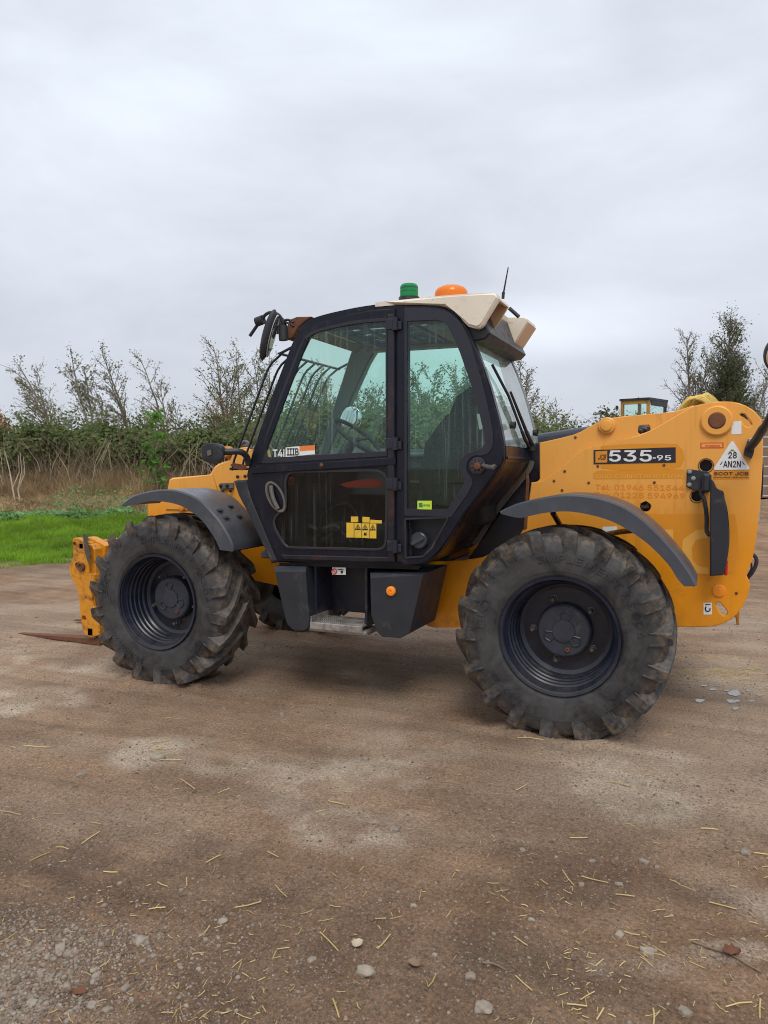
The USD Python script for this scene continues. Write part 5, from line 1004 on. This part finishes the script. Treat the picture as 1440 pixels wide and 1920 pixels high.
s, u, p = hedge_sample(420, -12, 9, .5, .6); tw = []
for q in p: tw.append(tube([q, q + [rng.normal(0, .12), rng.normal(0, .12), rng.uniform(.15, .45)], q + [rng.normal(0, .3), rng.normal(0, .3), rng.uniform(.3, .75)]], [.006, .005, .003], 3, False))
obj('top_stems', cat(tw), 'brown_stem', HG, smooth=True, kind='stuff')
tpt = np.vstack([np.repeat(p + [0, 0, .25], 9, 0)]); obj('top_leaves', leaves(tpt + rng.normal(0, .17, tpt.shape), .09, rng, .6), 'bramble_leaf', HG, smooth=False, kind='stuff')
def stalks(n, s0, s1, off, hmin, hmax, r, lean, seed):
    rg = np.random.RandomState(seed); ms = []
    for k in range(n):
        s = rg.uniform(s0, s1); d = hedge_front(np.array([s]))[0] + rg.uniform(*off); z = float(gz(np.array([s]), np.array([d]))[0])
        h = rg.uniform(hmin, hmax); b = BP(s, d, z - .03); l1 = rg.normal(0, lean, 3); l1[2] = 0
        ms.append(tube([b, b + [l1[0] * h * .3, l1[1] * h * .3, h * .5], b + [l1[0] * h, l1[1] * h, h * .97]], [r, r * .85, r * .4], 4, False))
    return cat(ms)
obj('brown_stems', stalks(1500, -13, 8, (-.5, .6), .5, 1.5, .007, .38, 3), 'brown_stem', HG, smooth=True, kind='stuff')
obj('pale_stalks', stalks(220, -13, 4, (-.6, .1), .4, 1.35, .009, .40, 4), 'pale_stem', HG, smooth=True, kind='stuff')
# the small pale trunks at the far left foot of the hedge
for k, (px_, sd_) in enumerate(((28, 5), (38, 6))):
    d = 18.3; s = (px_ - W / 2) / FPX * d; b = BP(s, d, float(gz(np.array([s]), np.array([d]))[0]) - .05); rg = np.random.RandomState(sd_)
    T_ = thing('bare_shrub', ['pale forked bare stem leaning left at the foot of the hedge, far left', 'pale straight bare stem at the foot of the hedge, far left'][k], 'shrub', b)
    obj('trunk', [tube([b, b + [.05, .02, .35], b + RT * (-.12 if k == 0 else .05) + [0, 0, .8], b + RT * (-.22 if k == 0 else .02) + [0, 0, 1.25]], [.022, .018, .013, .007], 6), tube([b + [.05, .02, .35], b + RT * .12 + [0, 0, .75], b + RT * .10 + [0, 0, 1.15]], [.014, .011, .006], 6)], 'pale_stem', T_, smooth=True)
# sapling with big leaves
d = 18.2; s = (293 - W / 2) / FPX * d; zb = float(gz(np.array([s]), np.array([d]))[0]); b = BP(s, d, zb - .05); top = B(292, 772, d)[2]
T_ = thing('sapling', 'tall green sapling with large hanging leaves in front of the hedge', 'sapling', b)
rg = np.random.RandomState(8); hh = top - zb
stm = b + np.outer(np.linspace(0, 1, 8), [0, 0, hh]) + np.cumsum(rg.normal(0, .02, (8, 3)), 0)
sb = [tube(stm, np.linspace(.018, .006, 8), 5, False)]; lp = []
for k in range(34):
    u = rg.uniform(.12, .98); q = np.array([np.interp(u, np.linspace(0, 1, 8), stm[:, e]) for e in range(3)]); an = rg.uniform(0, 6.28); L = rg.uniform(.15, .42) * (1.2 - u * .7)
    e = q + np.array([math.cos(an) * L, math.sin(an) * L, L * .35]); sb.append(tube([q, (q + e) / 2 + [0, 0, .04], e], [.006, .005, .003], 3, False)); nn = rg.randint(4, 9)
    lp.append(q + (e - q) * rg.uniform(.4, 1.1, (nn, 1)) + rg.normal(0, .05, (nn, 3)))
obj('stem', cat(sb), 'brown_stem', T_, smooth=True); obj('foliage', leaves(np.vstack(lp), .15, rg, .62, .2), 'sapling_leaf', T_, smooth=False)
d = 21; s = (16 - W / 2) / FPX * d; b = BP(s, d, hedge_top(np.array([s]))[0] - .5)
T_ = thing('brown_sprig', 'sprig of withered brown leaves above the hedge at the far left edge', 'shrub', b)
w_, lp = grow(np.random.RandomState(3), b, 1.05, LEFTW * .1, .5, 9, 4, .015, 2, .1); obj('stem', w_, 'brown_stem', T_, smooth=True); obj('foliage', leaves(lp, .15, rg, .5), 'brown_leaf', T_, smooth=False)
# ---- grass and dry bank
def scatter(n, s0, s1, o0, o1, seed, fn=None):
    rg = np.random.RandomState(seed); s = rg.uniform(s0, s1, n); d = edge_d(s) + rg.uniform(o0, o1, n)
    w = fn(s, d, rg) if fn else np.ones(n); k = rg.uniform(size=n) < w * (1 - sstep(1.2, 5.5, s)); s, d = s[k], d[k]
    return s, d, to_world(s, d, gz(s, d)), rg
def tuft(s, d, f=2.2, seed=50): return meshkit.fbm(np.stack([s * f, d * f * .7, s * 0], -1), 3, seed)
gms = []
for n, s0, s1 in ((90000, -7.6, -.5), (22000, -22, -7.6), (10000, -.5, 5)):
    s, d, b, rg = scatter(n, s0, s1, -.35, 5.7, int(n), lambda s, d, rg: np.clip(1.15 * sstep(-.4, .5, d - edge_d(s) + (tuft(s, d, 3) - .5) * 2.6), 0, 1))
    t = tuft(s, d); L = (.03 + .19 * t) * rg.uniform(.5, 1.35, len(s)) * (.55 + .45 * sstep(0, .9, d - edge_d(s))); le = rg.normal(0, .4, (len(s), 3)); le[:, 2] = 0
    gms.append(blades(b - [0, 0, .01], L, .007 + .009 * rg.uniform(size=len(s)), le, rg))
obj('grass', cat(gms), 'grass_blade', kind='stuff', smooth=False, label='bright green grass verge on the left between the dirt and the dry bank', category='grass')
gms = []
for n, s0, s1 in ((52000, -13, 2), (9000, -24, -13)):
    s, d, b, rg = scatter(n, s0, s1, 4.6, 8.2, int(n) + 1, lambda s, d, rg: np.clip(sstep(-.3, .9, d - edge_d(s) - 5.2 + (tuft(s, d, 1.5, 60) - .5) * 2.6), .03, 1) * .95)
    L = rg.uniform(.10, .34, len(s)); le = rg.normal(0, 1.0, (len(s), 3)); le[:, 2] = -.45 * rg.uniform(0, 1, len(s)); gms.append(blades(b - [0, 0, .01], L * .7, .008 + .009 * rg.uniform(size=len(s)), le, rg))
obj('dry_grass', cat(gms), 'dry_grass', kind='stuff', smooth=False, label='matted straw-coloured dead grass on the bank below the hedge', category='grass')
s, d, b, rg = scatter(12000, -12, 2, 4.6, 7.4, 91, lambda s, d, rg: (tuft(s, d, 1.1, 63) > .57) * .5)
le = rg.normal(0, .5, (len(s), 3)); le[:, 2] = 0
rt = np.random.RandomState(55); n = 14000; s = rt.uniform(-13, 3, n); d = hedge_front(s) + rt.uniform(-1.1, .35, n); b = to_world(s, d, gz(s, d)); le = rt.normal(0, .55, (n, 3)); le[:, 2] = 0
obj('tall_dry_grass', blades(b - [0, 0, .02], rt.uniform(.18, .62, n) * (.5 + tuft(s, d, 1.6, 61)), .007 + .008 * rt.uniform(size=n), le, rt), 'dry_grass', kind='stuff', smooth=False, label='taller dead grass standing at the foot of the hedge', category='grass')
s, d, b, rg = scatter(12000, -12, 2, 4.6, 7.4, 91, lambda s, d, rg: (tuft(s, d, 1.1, 63) > .57) * .5)
obj('weeds', [leaves(b + np.stack([0 * s, 0 * s, rg.uniform(.02, .16, len(s))], -1), .08, rg, .6, .6)], 'weed_leaf', kind='stuff', smooth=False, label='patches of low green weeds growing through the dead grass', category='weeds')
for k, (px_, py_, n_, r_, lab) in enumerate(((40, 968, 260, .5, 'leafy weed clump along the grass edge at the far left'), (112, 970, 420, .65, 'widest leafy pale green weed clump along the grass edge'), (215, 972, 150, .35, 'small leafy weed clump nearest the front mudguard'))):
    d = 16.75; s = (px_ - W / 2) / FPX * d; rg = np.random.RandomState(k + 40); q = rg.normal(0, r_ * .5, (n_, 2)); ss_ = s + q[:, 0]; dd_ = d + q[:, 1] * .5
    T_ = thing('weed_clump', lab, 'weed', BP(s, d, float(gz(np.array([s]), np.array([d]))[0])))
    pts = to_world(ss_, dd_, gz(ss_, dd_) + rg.uniform(.02, .15, n_)); obj('foliage', leaves(pts, .13, rg, .6, .6), 'weed_leaf', T_, smooth=False)
    obj('stems', cat([tube([to_world(ss_[e], dd_[e], pts[e, 2] - .2), pts[e]], [.005, .003], 3, False) for e in range(0, n_, 6)]), 'sapling_leaf', T_, smooth=True)
# ---- loose stones, straw and leaves on the yard
def stone(rg, sub_=1):
    m_ = trimesh.creation.icosphere(sub_, 1.0); v = np.array(m_.vertices); v *= (1 + .85 * (meshkit.noise(v * 1.9 + rg.uniform(0, 50), 3) - .5))[:, None]
    v = np.sign(v) * np.minimum(np.abs(v), rg.uniform(.8, 1.0, 3)); return TM(v * [1, rg.uniform(.65, .95), rg.uniform(.45, .7)], m_.faces)
mat('stone_grey', (0.24, 0.195, 0.155), .8, .3, 40.0, bump=.3, bscale=200)
mat('stone_brown', (0.22, 0.15, 0.105), .85, .3, 40.0, bump=.3, bscale=200)
mat('stone_pale', (0.29, 0.24, 0.19), .8, .25, 40.0, bump=.3, bscale=200)
mat('soil_crumb', (0.125, 0.088, 0.062), .95, .3, 40.0)
def instancer(name, mats_, pos, scale, kinds, label, category, seed):
    rg = np.random.RandomState(seed); p = numbered('/World/' + name); pi = UsdGeom.PointInstancer.Define(stage, p)
    for k, mt in enumerate(mats_):
        path = f'{p}/{name}_kind' + ('' if k == 0 else f'_{k:03d}'); usdkit.mesh(stage, path, stone(rg, 1), MATS[mt], smooth=50); pi.CreatePrototypesRel().AddTarget(path)
    pi.CreateProtoIndicesAttr(Vt.IntArray.FromNumpy(kinds.astype(np.int32))); pi.CreatePositionsAttr(Vt.Vec3fArray.FromNumpy(pos.astype(np.float32)))
    pi.CreateScalesAttr(Vt.Vec3fArray.FromNumpy(np.repeat(scale[:, None], 3, 1).astype(np.float32)))
    a = rg.uniform(0, np.pi, len(pos)); pi.CreateOrientationsAttr(Vt.QuathArray([Gf.Quath(float(math.cos(t)), 0, 0, float(math.sin(t))) for t in a]))
    tag(pi.GetPrim(), label, category, None, 'stuff')
rg = np.random.RandomState(17); n = 170000
inv = rg.uniform(1 / 12.0, 1 / 1.75, n); d = 1 / inv; s = rg.uniform(-.62, .62, n) * d
pl_, dk_, bk_ = ground_fields(s, d)
cl = meshkit.fbm(v3(s, d, 2.3), 3, 91)
corner = np.exp(-((s + 1.05) / .42) ** 2 - ((d - 2.25) / .30) ** 2)
keep = rg.uniform(size=n) < np.clip(.16 + .5 * pl_ ** 1.5 + .3 * dk_ + .4 * sstep(.5, .7, cl) + corner * 1.0, 0, 1); s, d, pl_, dk_, co = s[keep], d[keep], pl_[keep], dk_[keep], corner[keep]
size = np.clip(rg.lognormal(-6.35, .55, len(s)), .0011, .010) * (1 + .7 * co) * np.clip(.75 + .1 * d, .8, 1.4)
kinds = np.where(rg.uniform(size=len(s)) < .14 + .5 * np.maximum(pl_, co), np.where(rg.uniform(size=len(s)) < .35, 2, 0), np.where(rg.uniform(size=len(s)) < .55 + .4 * dk_, 3, 1))
instancer('gravel', ['stone_grey', 'stone_brown', 'stone_pale', 'soil_crumb'], to_world(s, d, gz(s, d) + size * .15), size, kinds, 'fine gravel and crumbs of soil scattered over the dirt yard', 'gravel', 3)
n = 9000; inv = rg.uniform(1 / 6.0, 1 / 1.75, n); d = 1 / inv; s = rg.uniform(-.6, .6, n) * d; co = np.exp(-((s + 1.12) / .42) ** 2 - ((d - 2.22) / .26) ** 2)
keep = rg.uniform(size=n) < co; s, d = s[keep], d[keep]; size = np.clip(rg.lognormal(-5.3, .42, len(s)), .0025, .012)
instancer('gravel_patch', ['stone_grey', 'stone_pale', 'stone_brown'], to_world(s, d, gz(s, d) + size * .1), size, rg.randint(0, 3, len(s)), 'patch of pale grey gravel in the near left corner of the yard', 'gravel', 4)
def placed(items, what):
    """One label for each (px, py, look): where it lies under the machine, the leftmost first where two read alike."""
    hz = [(150, 'at the far left'), (360, 'below the front tyre'), (560, 'below the step'), (760, 'below the door'), (960, 'below the fuel tank'), (1190, 'below the rear tyre'), (1320, 'right of the rear tyre'), (9999, 'at the far right')]
    vz = [(1500, 'on the upper dirt'), (1620, 'on the middle dirt'), (1740, 'on the near dirt'), (9999, 'by the bottom edge')]
    base = [f"{look} {what} {next(n for l, n in hz if x < l)}, {next(n for l, n in vz if y < l)}" for x, y, look in items]; out = []
    for k, (x, y, _) in enumerate(items):
        same = sorted(q for q in range(len(items)) if base[q] == base[k]); same.sort(key=lambda q: items[q][0]); r_ = same.index(k)
        out.append(base[k] if len(same) == 1 else base[k] + ', ' + ['leftmost', 'second from left', 'third from left', 'fourth from left', 'fifth from left', 'sixth from left'][r_])
    return out
SL = [(529, 1332, 20, 'grey'), (152, 1446, 22, 'grey'), (295, 1420, 34, 'pale'), (685, 1415, 22, 'grey'), (265, 1762, 38, 'pale'), (417, 1722, 26, 'pale'), (685, 1815, 40, 'pale'), (585, 1792, 24, 'grey'), (997, 1724, 18, 'pale'), (1161, 1750, 22, 'pale'), (1207, 1615, 24, 'grey'),
      (1160, 1657, 20, 'grey'), (907, 1885, 42, 'pale'), (1285, 1895, 36, 'grey'), (1397, 1597, 24, 'grey'), (740, 1550, 26, 'grey'), (776, 1695, 16, 'pale'), (1213, 1782, 34, 'pale'), (882, 1827, 26, 'grey'), (420, 1322, 12, 'grey'), (1225, 1780, 18, 'grey'), (1090, 1660, 18, 'grey'), (1232, 1622, 14, 'grey'), (1110, 1612, 16, 'grey'), (980, 1588, 18, 'grey'), (235, 1842, 26, 'grey'), (172, 1874, 30, 'pale'), (198, 1885, 26, 'grey'), (113, 1775, 34, 'pale'), (60, 1876, 26, 'pale')]
SLAB = placed([(a_, b_, {'grey': 'grey', 'pale': 'pale'}[c_] if w_ < 30 else {'grey': 'large grey', 'pale': 'large pale'}[c_]) for a_, b_, w_, c_ in SL], 'stone')
for k, (px_, py_, w_, c_) in enumerate(SL):
    g_ = G(px_, py_, .01); s, d = sd(g_); z = float(gz(np.array([s]), np.array([d]))[0]); r_ = w_ / 2 / FPX * d * .9; rg = np.random.RandomState(100 + k)
    lab = SLAB[k]
    g2 = to_world(s, d, z); m_ = stone(rg, 2); m_.apply_scale(r_); m_.apply_transform(trimesh.transformations.rotation_matrix(rg.uniform(0, 3), [0, 0, 1])); m_.apply_translation(g2 + [0, 0, r_ * .06])
    obj('stone', m_, 'stone_' + c_, smooth=50, label=lab, category='stone', group='loose stones on the dirt yard')
def straw(s, d, L, an, w, rg, lift=.003):
    dirw = np.cos(an) * RT[:2] + np.sin(an) * F0[:2]; c = to_world(s, d, 0.0)[:2]; e0, e1 = c - dirw * L / 2, c + dirw * L / 2
    q = []
    for e in (e0, c + np.array([-dirw[1], dirw[0]]) * rg.normal(0, .018) * L, e1):
        a_, b_ = sd(np.array([*e, 0])); q.append([*e, float(gz(np.array([a_]), np.array([b_]))[0]) + lift + rg.uniform(0, .004)])
    return tube(q, [w / 2] * 3, 4)
rg = np.random.RandomState(23); n = 3400; inv = rg.uniform(1 / 9.0, 1 / 1.8, n); d = 1 / inv; s = rg.uniform(-.56, .56, n) * d
cl = meshkit.fbm(v3(s, d, 1.9), 3, 92); keep = rg.uniform(size=n) < np.clip(.05 + (cl - .42) * 1.5 * (1 - .5 * sstep(2.6, 4.5, d)) + .2 * (d < 2.7), .04, .8); s, d = s[keep], d[keep]
Ls = np.clip(rg.lognormal(-3.9, .5, len(s)), .008, .06)
for (cx_, cy_, wx_, wy_, nn_) in ((1350, 1262, 130, 14, 260), (1290, 1235, 90, 10, 60), (570, 1196, 40, 8, 26), (800, 1215, 90, 12, 50), (300, 1412, 40, 10, 24), (1215, 1795, 90, 40, 12)):
    for _ in range(nn_):
        a_, b_ = sd(G(cx_ + rg.normal() * wx_ * .5, cy_ + rg.normal() * wy_ * .5)); s, d, Ls = np.append(s, a_), np.append(d, b_), np.append(Ls, rg.uniform(.015, .06))
obj('straw_litter', cat([straw(s[k], d[k], Ls[k], rg.uniform(0, 3.14), rg.uniform(.0016, .0034), rg) for k in range(len(s))]), 'straw', kind='stuff', smooth=False, label='short bits of straw littered over the dirt yard', category='straw')
ST = [(207, 1631, 32, 0), (295, 1704, 36, .02), (117, 1582, 28, -.15), (75, 1602, 30, 1.1), (170, 1570, 26, .7), (400, 1611, 24, .6), (512, 1604, 26, -.5), (632, 1505, 36, -.25), (352, 1470, 40, -.5), (70, 1398, 60, 0), (302, 1392, 30, .35), (320, 1427, 50, 0), (350, 1652, 22, -1.1), (212, 1750, 16, -1.1), (617, 1770, 46, -.65), (527, 1672, 34, -.7), (465, 1699, 46, .3), (630, 1892, 26, -1.0), (305, 1657, 26, -.4), (20, 1530, 50, -.2),
      (978, 1478, 28, .55), (1160, 1472, 40, -.3), (994, 1392, 44, -.3), (1085, 1571, 40, 0), (1115, 1654, 44, -.3), (976, 1770, 24, -.7), (982, 1849, 30, -.7), (1082, 1891, 40, -.1), (1125, 1907, 24, .6), (1225, 1912, 24, 1.0), (810, 1840, 24, .8), (1185, 1756, 28, -.15), (1330, 1559, 32, -.1), (1172, 1682, 40, -.05), (1355, 1702, 40, -.35), (1385, 1890, 60, .1), (1425, 1898, 36, .8), (1065, 1652, 30, -1.3), (1435, 1607, 36, -.2), (720, 1767, 30, .7)]
STL = placed([(a_, b_, 'level' if abs(n_) < .12 else ('steep' if abs(n_) > .9 else ('rising' if n_ > 0 else 'falling'))) for a_, b_, w_, n_ in ST], 'straw stalk')
for k, (px_, py_, w_, an) in enumerate(ST):
    s, d = sd(G(px_, py_, .0)); fs = FPX / d; L = w_ / fs * (1 + 1.3 * abs(math.sin(an))); an2 = math.atan2(math.sin(an) * 1.9, math.cos(an)); rg = np.random.RandomState(300 + k)
    obj('straw_stalk', straw(s, d, L * .85, an2, .0046, rg, .004), 'straw', smooth=False, label=STL[k], category='straw stalk', group='longest straw stalks lying on the dirt')
def dry_leaf(px_, py_, w_, lab, matn, curl, seed):
    s, d = sd(G(px_, py_)); z = float(gz(np.array([s]), np.array([d]))[0]); r_ = w_ / 2 / FPX * d; rg = np.random.RandomState(seed); g2 = to_world(s, d, z + .004)
    u, v = np.meshgrid(np.linspace(-1, 1, 9), np.linspace(-1, 1, 7)); wid = .72 * np.sqrt(np.clip(1 - np.abs(u) ** 1.7, 0, 1)) * (1 + .15 * np.sin(u * 9)); x = u; y = v * wid; zz = curl * (y ** 2 * .9 + .35 * x ** 2) + .05 * np.sin(x * 7 + y * 5)
    p_ = np.stack([x * r_, y * r_, zz * r_], -1).reshape(-1, 3); a = rg.uniform(0, 3.1); Rz = trimesh.transformations.rotation_matrix(a, [0, 0, 1])[:3, :3]; i, j = np.meshgrid(np.arange(6), np.arange(8), indexing='ij'); q = (i * 9 + j).ravel()
    T_ = thing('fallen_leaf', lab, 'leaf', g2); obj('blade', quads(p_ @ Rz.T + g2, np.stack([q, q + 1, q + 10, q + 9], 1)), matn, T_, smooth=True); obj('stalk', tube([g2 + Rz @ [r_ * .9, 0, .003], g2 + Rz @ [r_ * 1.5, r_ * .1, .004]], .0012, 4), matn, T_)
dry_leaf(670, 1773, 30, 'dry tan leaf standing on the dirt, bottom centre', 'pale_stem', .9, 3)
dry_leaf(1372, 1792, 40, 'crumpled dark brown leaf beside a twig, bottom right', 'rust', 1.2, 5)
dry_leaf(777, 1810, 30, 'curled brown leaf on the dirt near the bottom centre', 'brown_stem', 1.1, 6)
dry_leaf(148, 1853, 30, 'reddish brown leaf lying on the gravel patch, bottom left', 'rust', .6, 7)
def twig(pts, r, lab):
    q = []
    for a_, b_ in pts: s, d = sd(G(a_, b_)); q.append(to_world(s, d, float(gz(np.array([s]), np.array([d]))[0]) + r + .003))
    obj('twig', tube(curve(q, 4), np.linspace(r, r * .5, 4 * (len(q) - 1) + 1), 6), 'brown_stem', smooth=True, label=lab, category='twig')
twig([(1297, 1770), (1330, 1782), (1370, 1795), (1400, 1812), (1428, 1828)], .004, 'long thin twig under the crumpled brown leaf, bottom right')
twig([(905, 1815), (925, 1819), (948, 1828)], .005, 'short dark twig lying on the dirt, bottom centre right')
# ---- puddle
MATS['water'] = usdkit.material(stage, '/World/Looks/water', {'p': ('principled_bsdf', {'base_color': (.05, .04, .03), 'roughness': .04, 'ior': 3.4})}, [], surface='p.BSDF')
pud = []
for (px_, py_, w_, h_) in ((1377, 1301, 9, 8), (1374, 1316, 10, 4.5), (1379, 1330, 5, 3.5), (1312, 1315, 7, 4.5), (1337, 1294, 6, 2.4), (1362, 1296, 4, 2), (1320, 1287, 5, 1.6), (1403, 1297, 4, 1.8), (1409, 1316, 5, 2), (1425, 1305, 6, 1.8), (1345, 1288, 4, 1.2)):
    rg = np.random.RandomState(int(px_)); t = np.linspace(0, 2 * np.pi, 49)[:-1]; k = 1 + .16 * np.sin(t * 3 + rg.uniform(0, 6)) * rg.uniform(.3, 1) + .08 * np.sin(t * 7 + rg.uniform(0, 6))
    ring = np.array([G(px_ + w_ * 1.25 * k[e] * math.cos(t[e]), py_ + h_ * .7 * k[e] * math.sin(t[e]), .0)[:2] for e in range(48)]); c = ring.mean(0)
    sc, dc = sd(np.array([*c, 0])); zz = float(gz(np.array([sc]), np.array([dc]))[0]) + .004
    pud.append(TM(np.vstack([np.c_[ring, np.full(48, zz)], [[*c, zz]]]), [[e, (e + 1) % 48, 48] for e in range(48)]))
obj('puddle', cat(pud), 'water', kind='structure', smooth=False)
# ---- far machine, gate and bin on the right
def local(o, ang):
    ca_, sa_ = math.cos(ang), math.sin(ang); return lambda p: np.array([o[0] + p[0] * ca_ - p[1] * sa_, o[1] + p[0] * sa_ + p[1] * ca_, o[2] + p[2]])
d0 = 17.0; s0 = (1206 - W / 2) / FPX * d0; ez = float(gz(np.array([s0]), np.array([d0]))[0])
EX = thing('excavator', 'old yellow digger parked beyond the boom, only its windowed cab showing', 'excavator', BP(s0, d0, ez))
K_, L_, R_ = (B(px_, 800, d_) * [1, 1, 0] for px_, d_ in ((1216, 17.0), (1163.5, 17.45), (1249.5, 17.7)))
Q_ = L_ + R_ - K_; zt = B(1216, 745, d0)[2]; zlow = ez + 1.05
el, er = L_ - K_, R_ - K_
def cp(u, v, z): return K_ + el * u + er * v + np.array([0, 0, z])
def slab(u0, u1, v0, v1, z0, z1): return hull([cp(u, v, z) for u in (u0, u1) for v in (v0, v1) for z in (z0, z1)])
for u, v, mt in ((0, 0, 'old_yellow'), (.92, 0, 'old_yellow'), (.92, .92, 'old_yellow'), (0, .93, 'old_black')): obj('cab_post', slab(u, u + .09, v, v + .07, zlow, zt - .06), mt, EX)
obj('cab_roof', slab(-.03, 1.04, -.03, 1.02, zt - .05, zt), 'old_black', EX)
obj('roof_edge', slab(-.02, .0, .10, 1.01, zt - .17, zt - .05), 'old_black', EX)
objs('window_frame', [slab(.09, .92, -.005, .06, zt - .13, zt - .05), slab(.09, .92, -.005, .06, zlow, zlow + .30), slab(.0, .06, .09, .93, zlow, zlow + .3)], 'old_yellow', EX)
obj('window_pane', slab(.09, .92, .02, .03, zlow + .3, zt - .13), 'clear_glass', EX, smooth=False)
obj('window_pane', slab(.02, .03, .07, .93, zlow + .3, zt - .1), 'clear_glass', EX, smooth=False)
obj('cab_seat', slab(.45, .75, .5, .7, zlow + .2, zlow + 1.0), 'dark_trim', EX)
objs('cab_lever', [slab(.3, .34, .3, .34, zlow, zlow + .95), slab(.75, .79, .25, .29, zlow, zlow + .95)], 'dark_trim', EX)
obj('cab_lower', slab(0, 1, 0, 1, ez + .8, zlow), 'old_yellow', EX)
obj('house', slab(1.1, 3.2, .1, 2.6, ez + .75, ez + 1.45), 'old_yellow', EX); obj('turntable', slab(.8, 2.2, .6, 2.0, ez + .62, ez + .76), 'old_black', EX)
for v in (-.1, 2.2): obj('track', slab(-.3, 3.4, v, v + .6, ez + .0, ez + .62), 'old_black', EX)
obj('cab_mirror', slab(1.06, 1.12, -.1, -.04, zt - .24, zt - .16), 'old_black', EX)
dg = 15.5; sg = (1424 - W / 2) / FPX * dg; zg = B(1424, 933, dg)[2]; ztop = B(1424, 823, dg)[2]
GT = thing('field_gate', 'grey galvanised bar gate at the right edge beyond the rear plate', 'gate', BP(sg, dg, zg))
for k in range(7):
    z = zg + .03 + (ztop - zg) * k / 6; obj('gate_bar', tube([BP(sg, dg, z), BP(sg + 3, dg + .4, z)], .022, 8), 'galvanised', GT)
for k in range(4): obj('gate_upright', tube([BP(sg + k, dg + .133 * k, zg - (.5 if k in (0, 3) else 0)), BP(sg + k, dg + .133 * k, ztop + .02)], .03, 8), 'galvanised', GT)
db = 18.5; sb_ = (1475 - W / 2) / FPX * db; zb_ = float(gz(np.array([sb_]), np.array([db]))[0]); zt2 = B(1430, 790, db)[2]
BN = thing('metal_skip', 'faded orange metal skip behind the gate at the right edge', 'skip', BP(sb_, db, zb_))
def fr(c, size, b=.02):
    r = box((0, 0, 0), size, b); R = np.eye(4); R[:3, 0] = RT; R[:3, 1] = F0; R[:3, 3] = BP(sb_, db, zb_) + c[0] * RT + c[1] * F0 + np.array([0, 0, c[2]]); r.apply_transform(R); return r
hb = zt2 - zb_
objs('skip_wall', [fr((0, 0, hb / 2 + .05), (1.9, .05, hb - .1)), fr((0, 1.3, hb / 2 + .05), (1.9, .05, hb - .1)), fr((-.93, .65, hb / 2 + .05), (.05, 1.3, hb - .1)), fr((.93, .65, hb / 2 + .05), (.05, 1.3, hb - .1))], 'stone_brown', BN)
objs('skip_rim', [fr((0, -.03, hb), (2.0, .1, .1)), fr((0, 1.33, hb), (2.0, .1, .1))], 'orange_bin', BN)
for k in range(5): obj('skip_rib', fr((-.8 + .4 * k, -.05, hb / 2), (.06, .05, hb - .2)), 'old_yellow', BN)
obj('skip_floor', fr((0, .65, .08), (1.8, 1.25, .06)), 'orange_bin', BN)
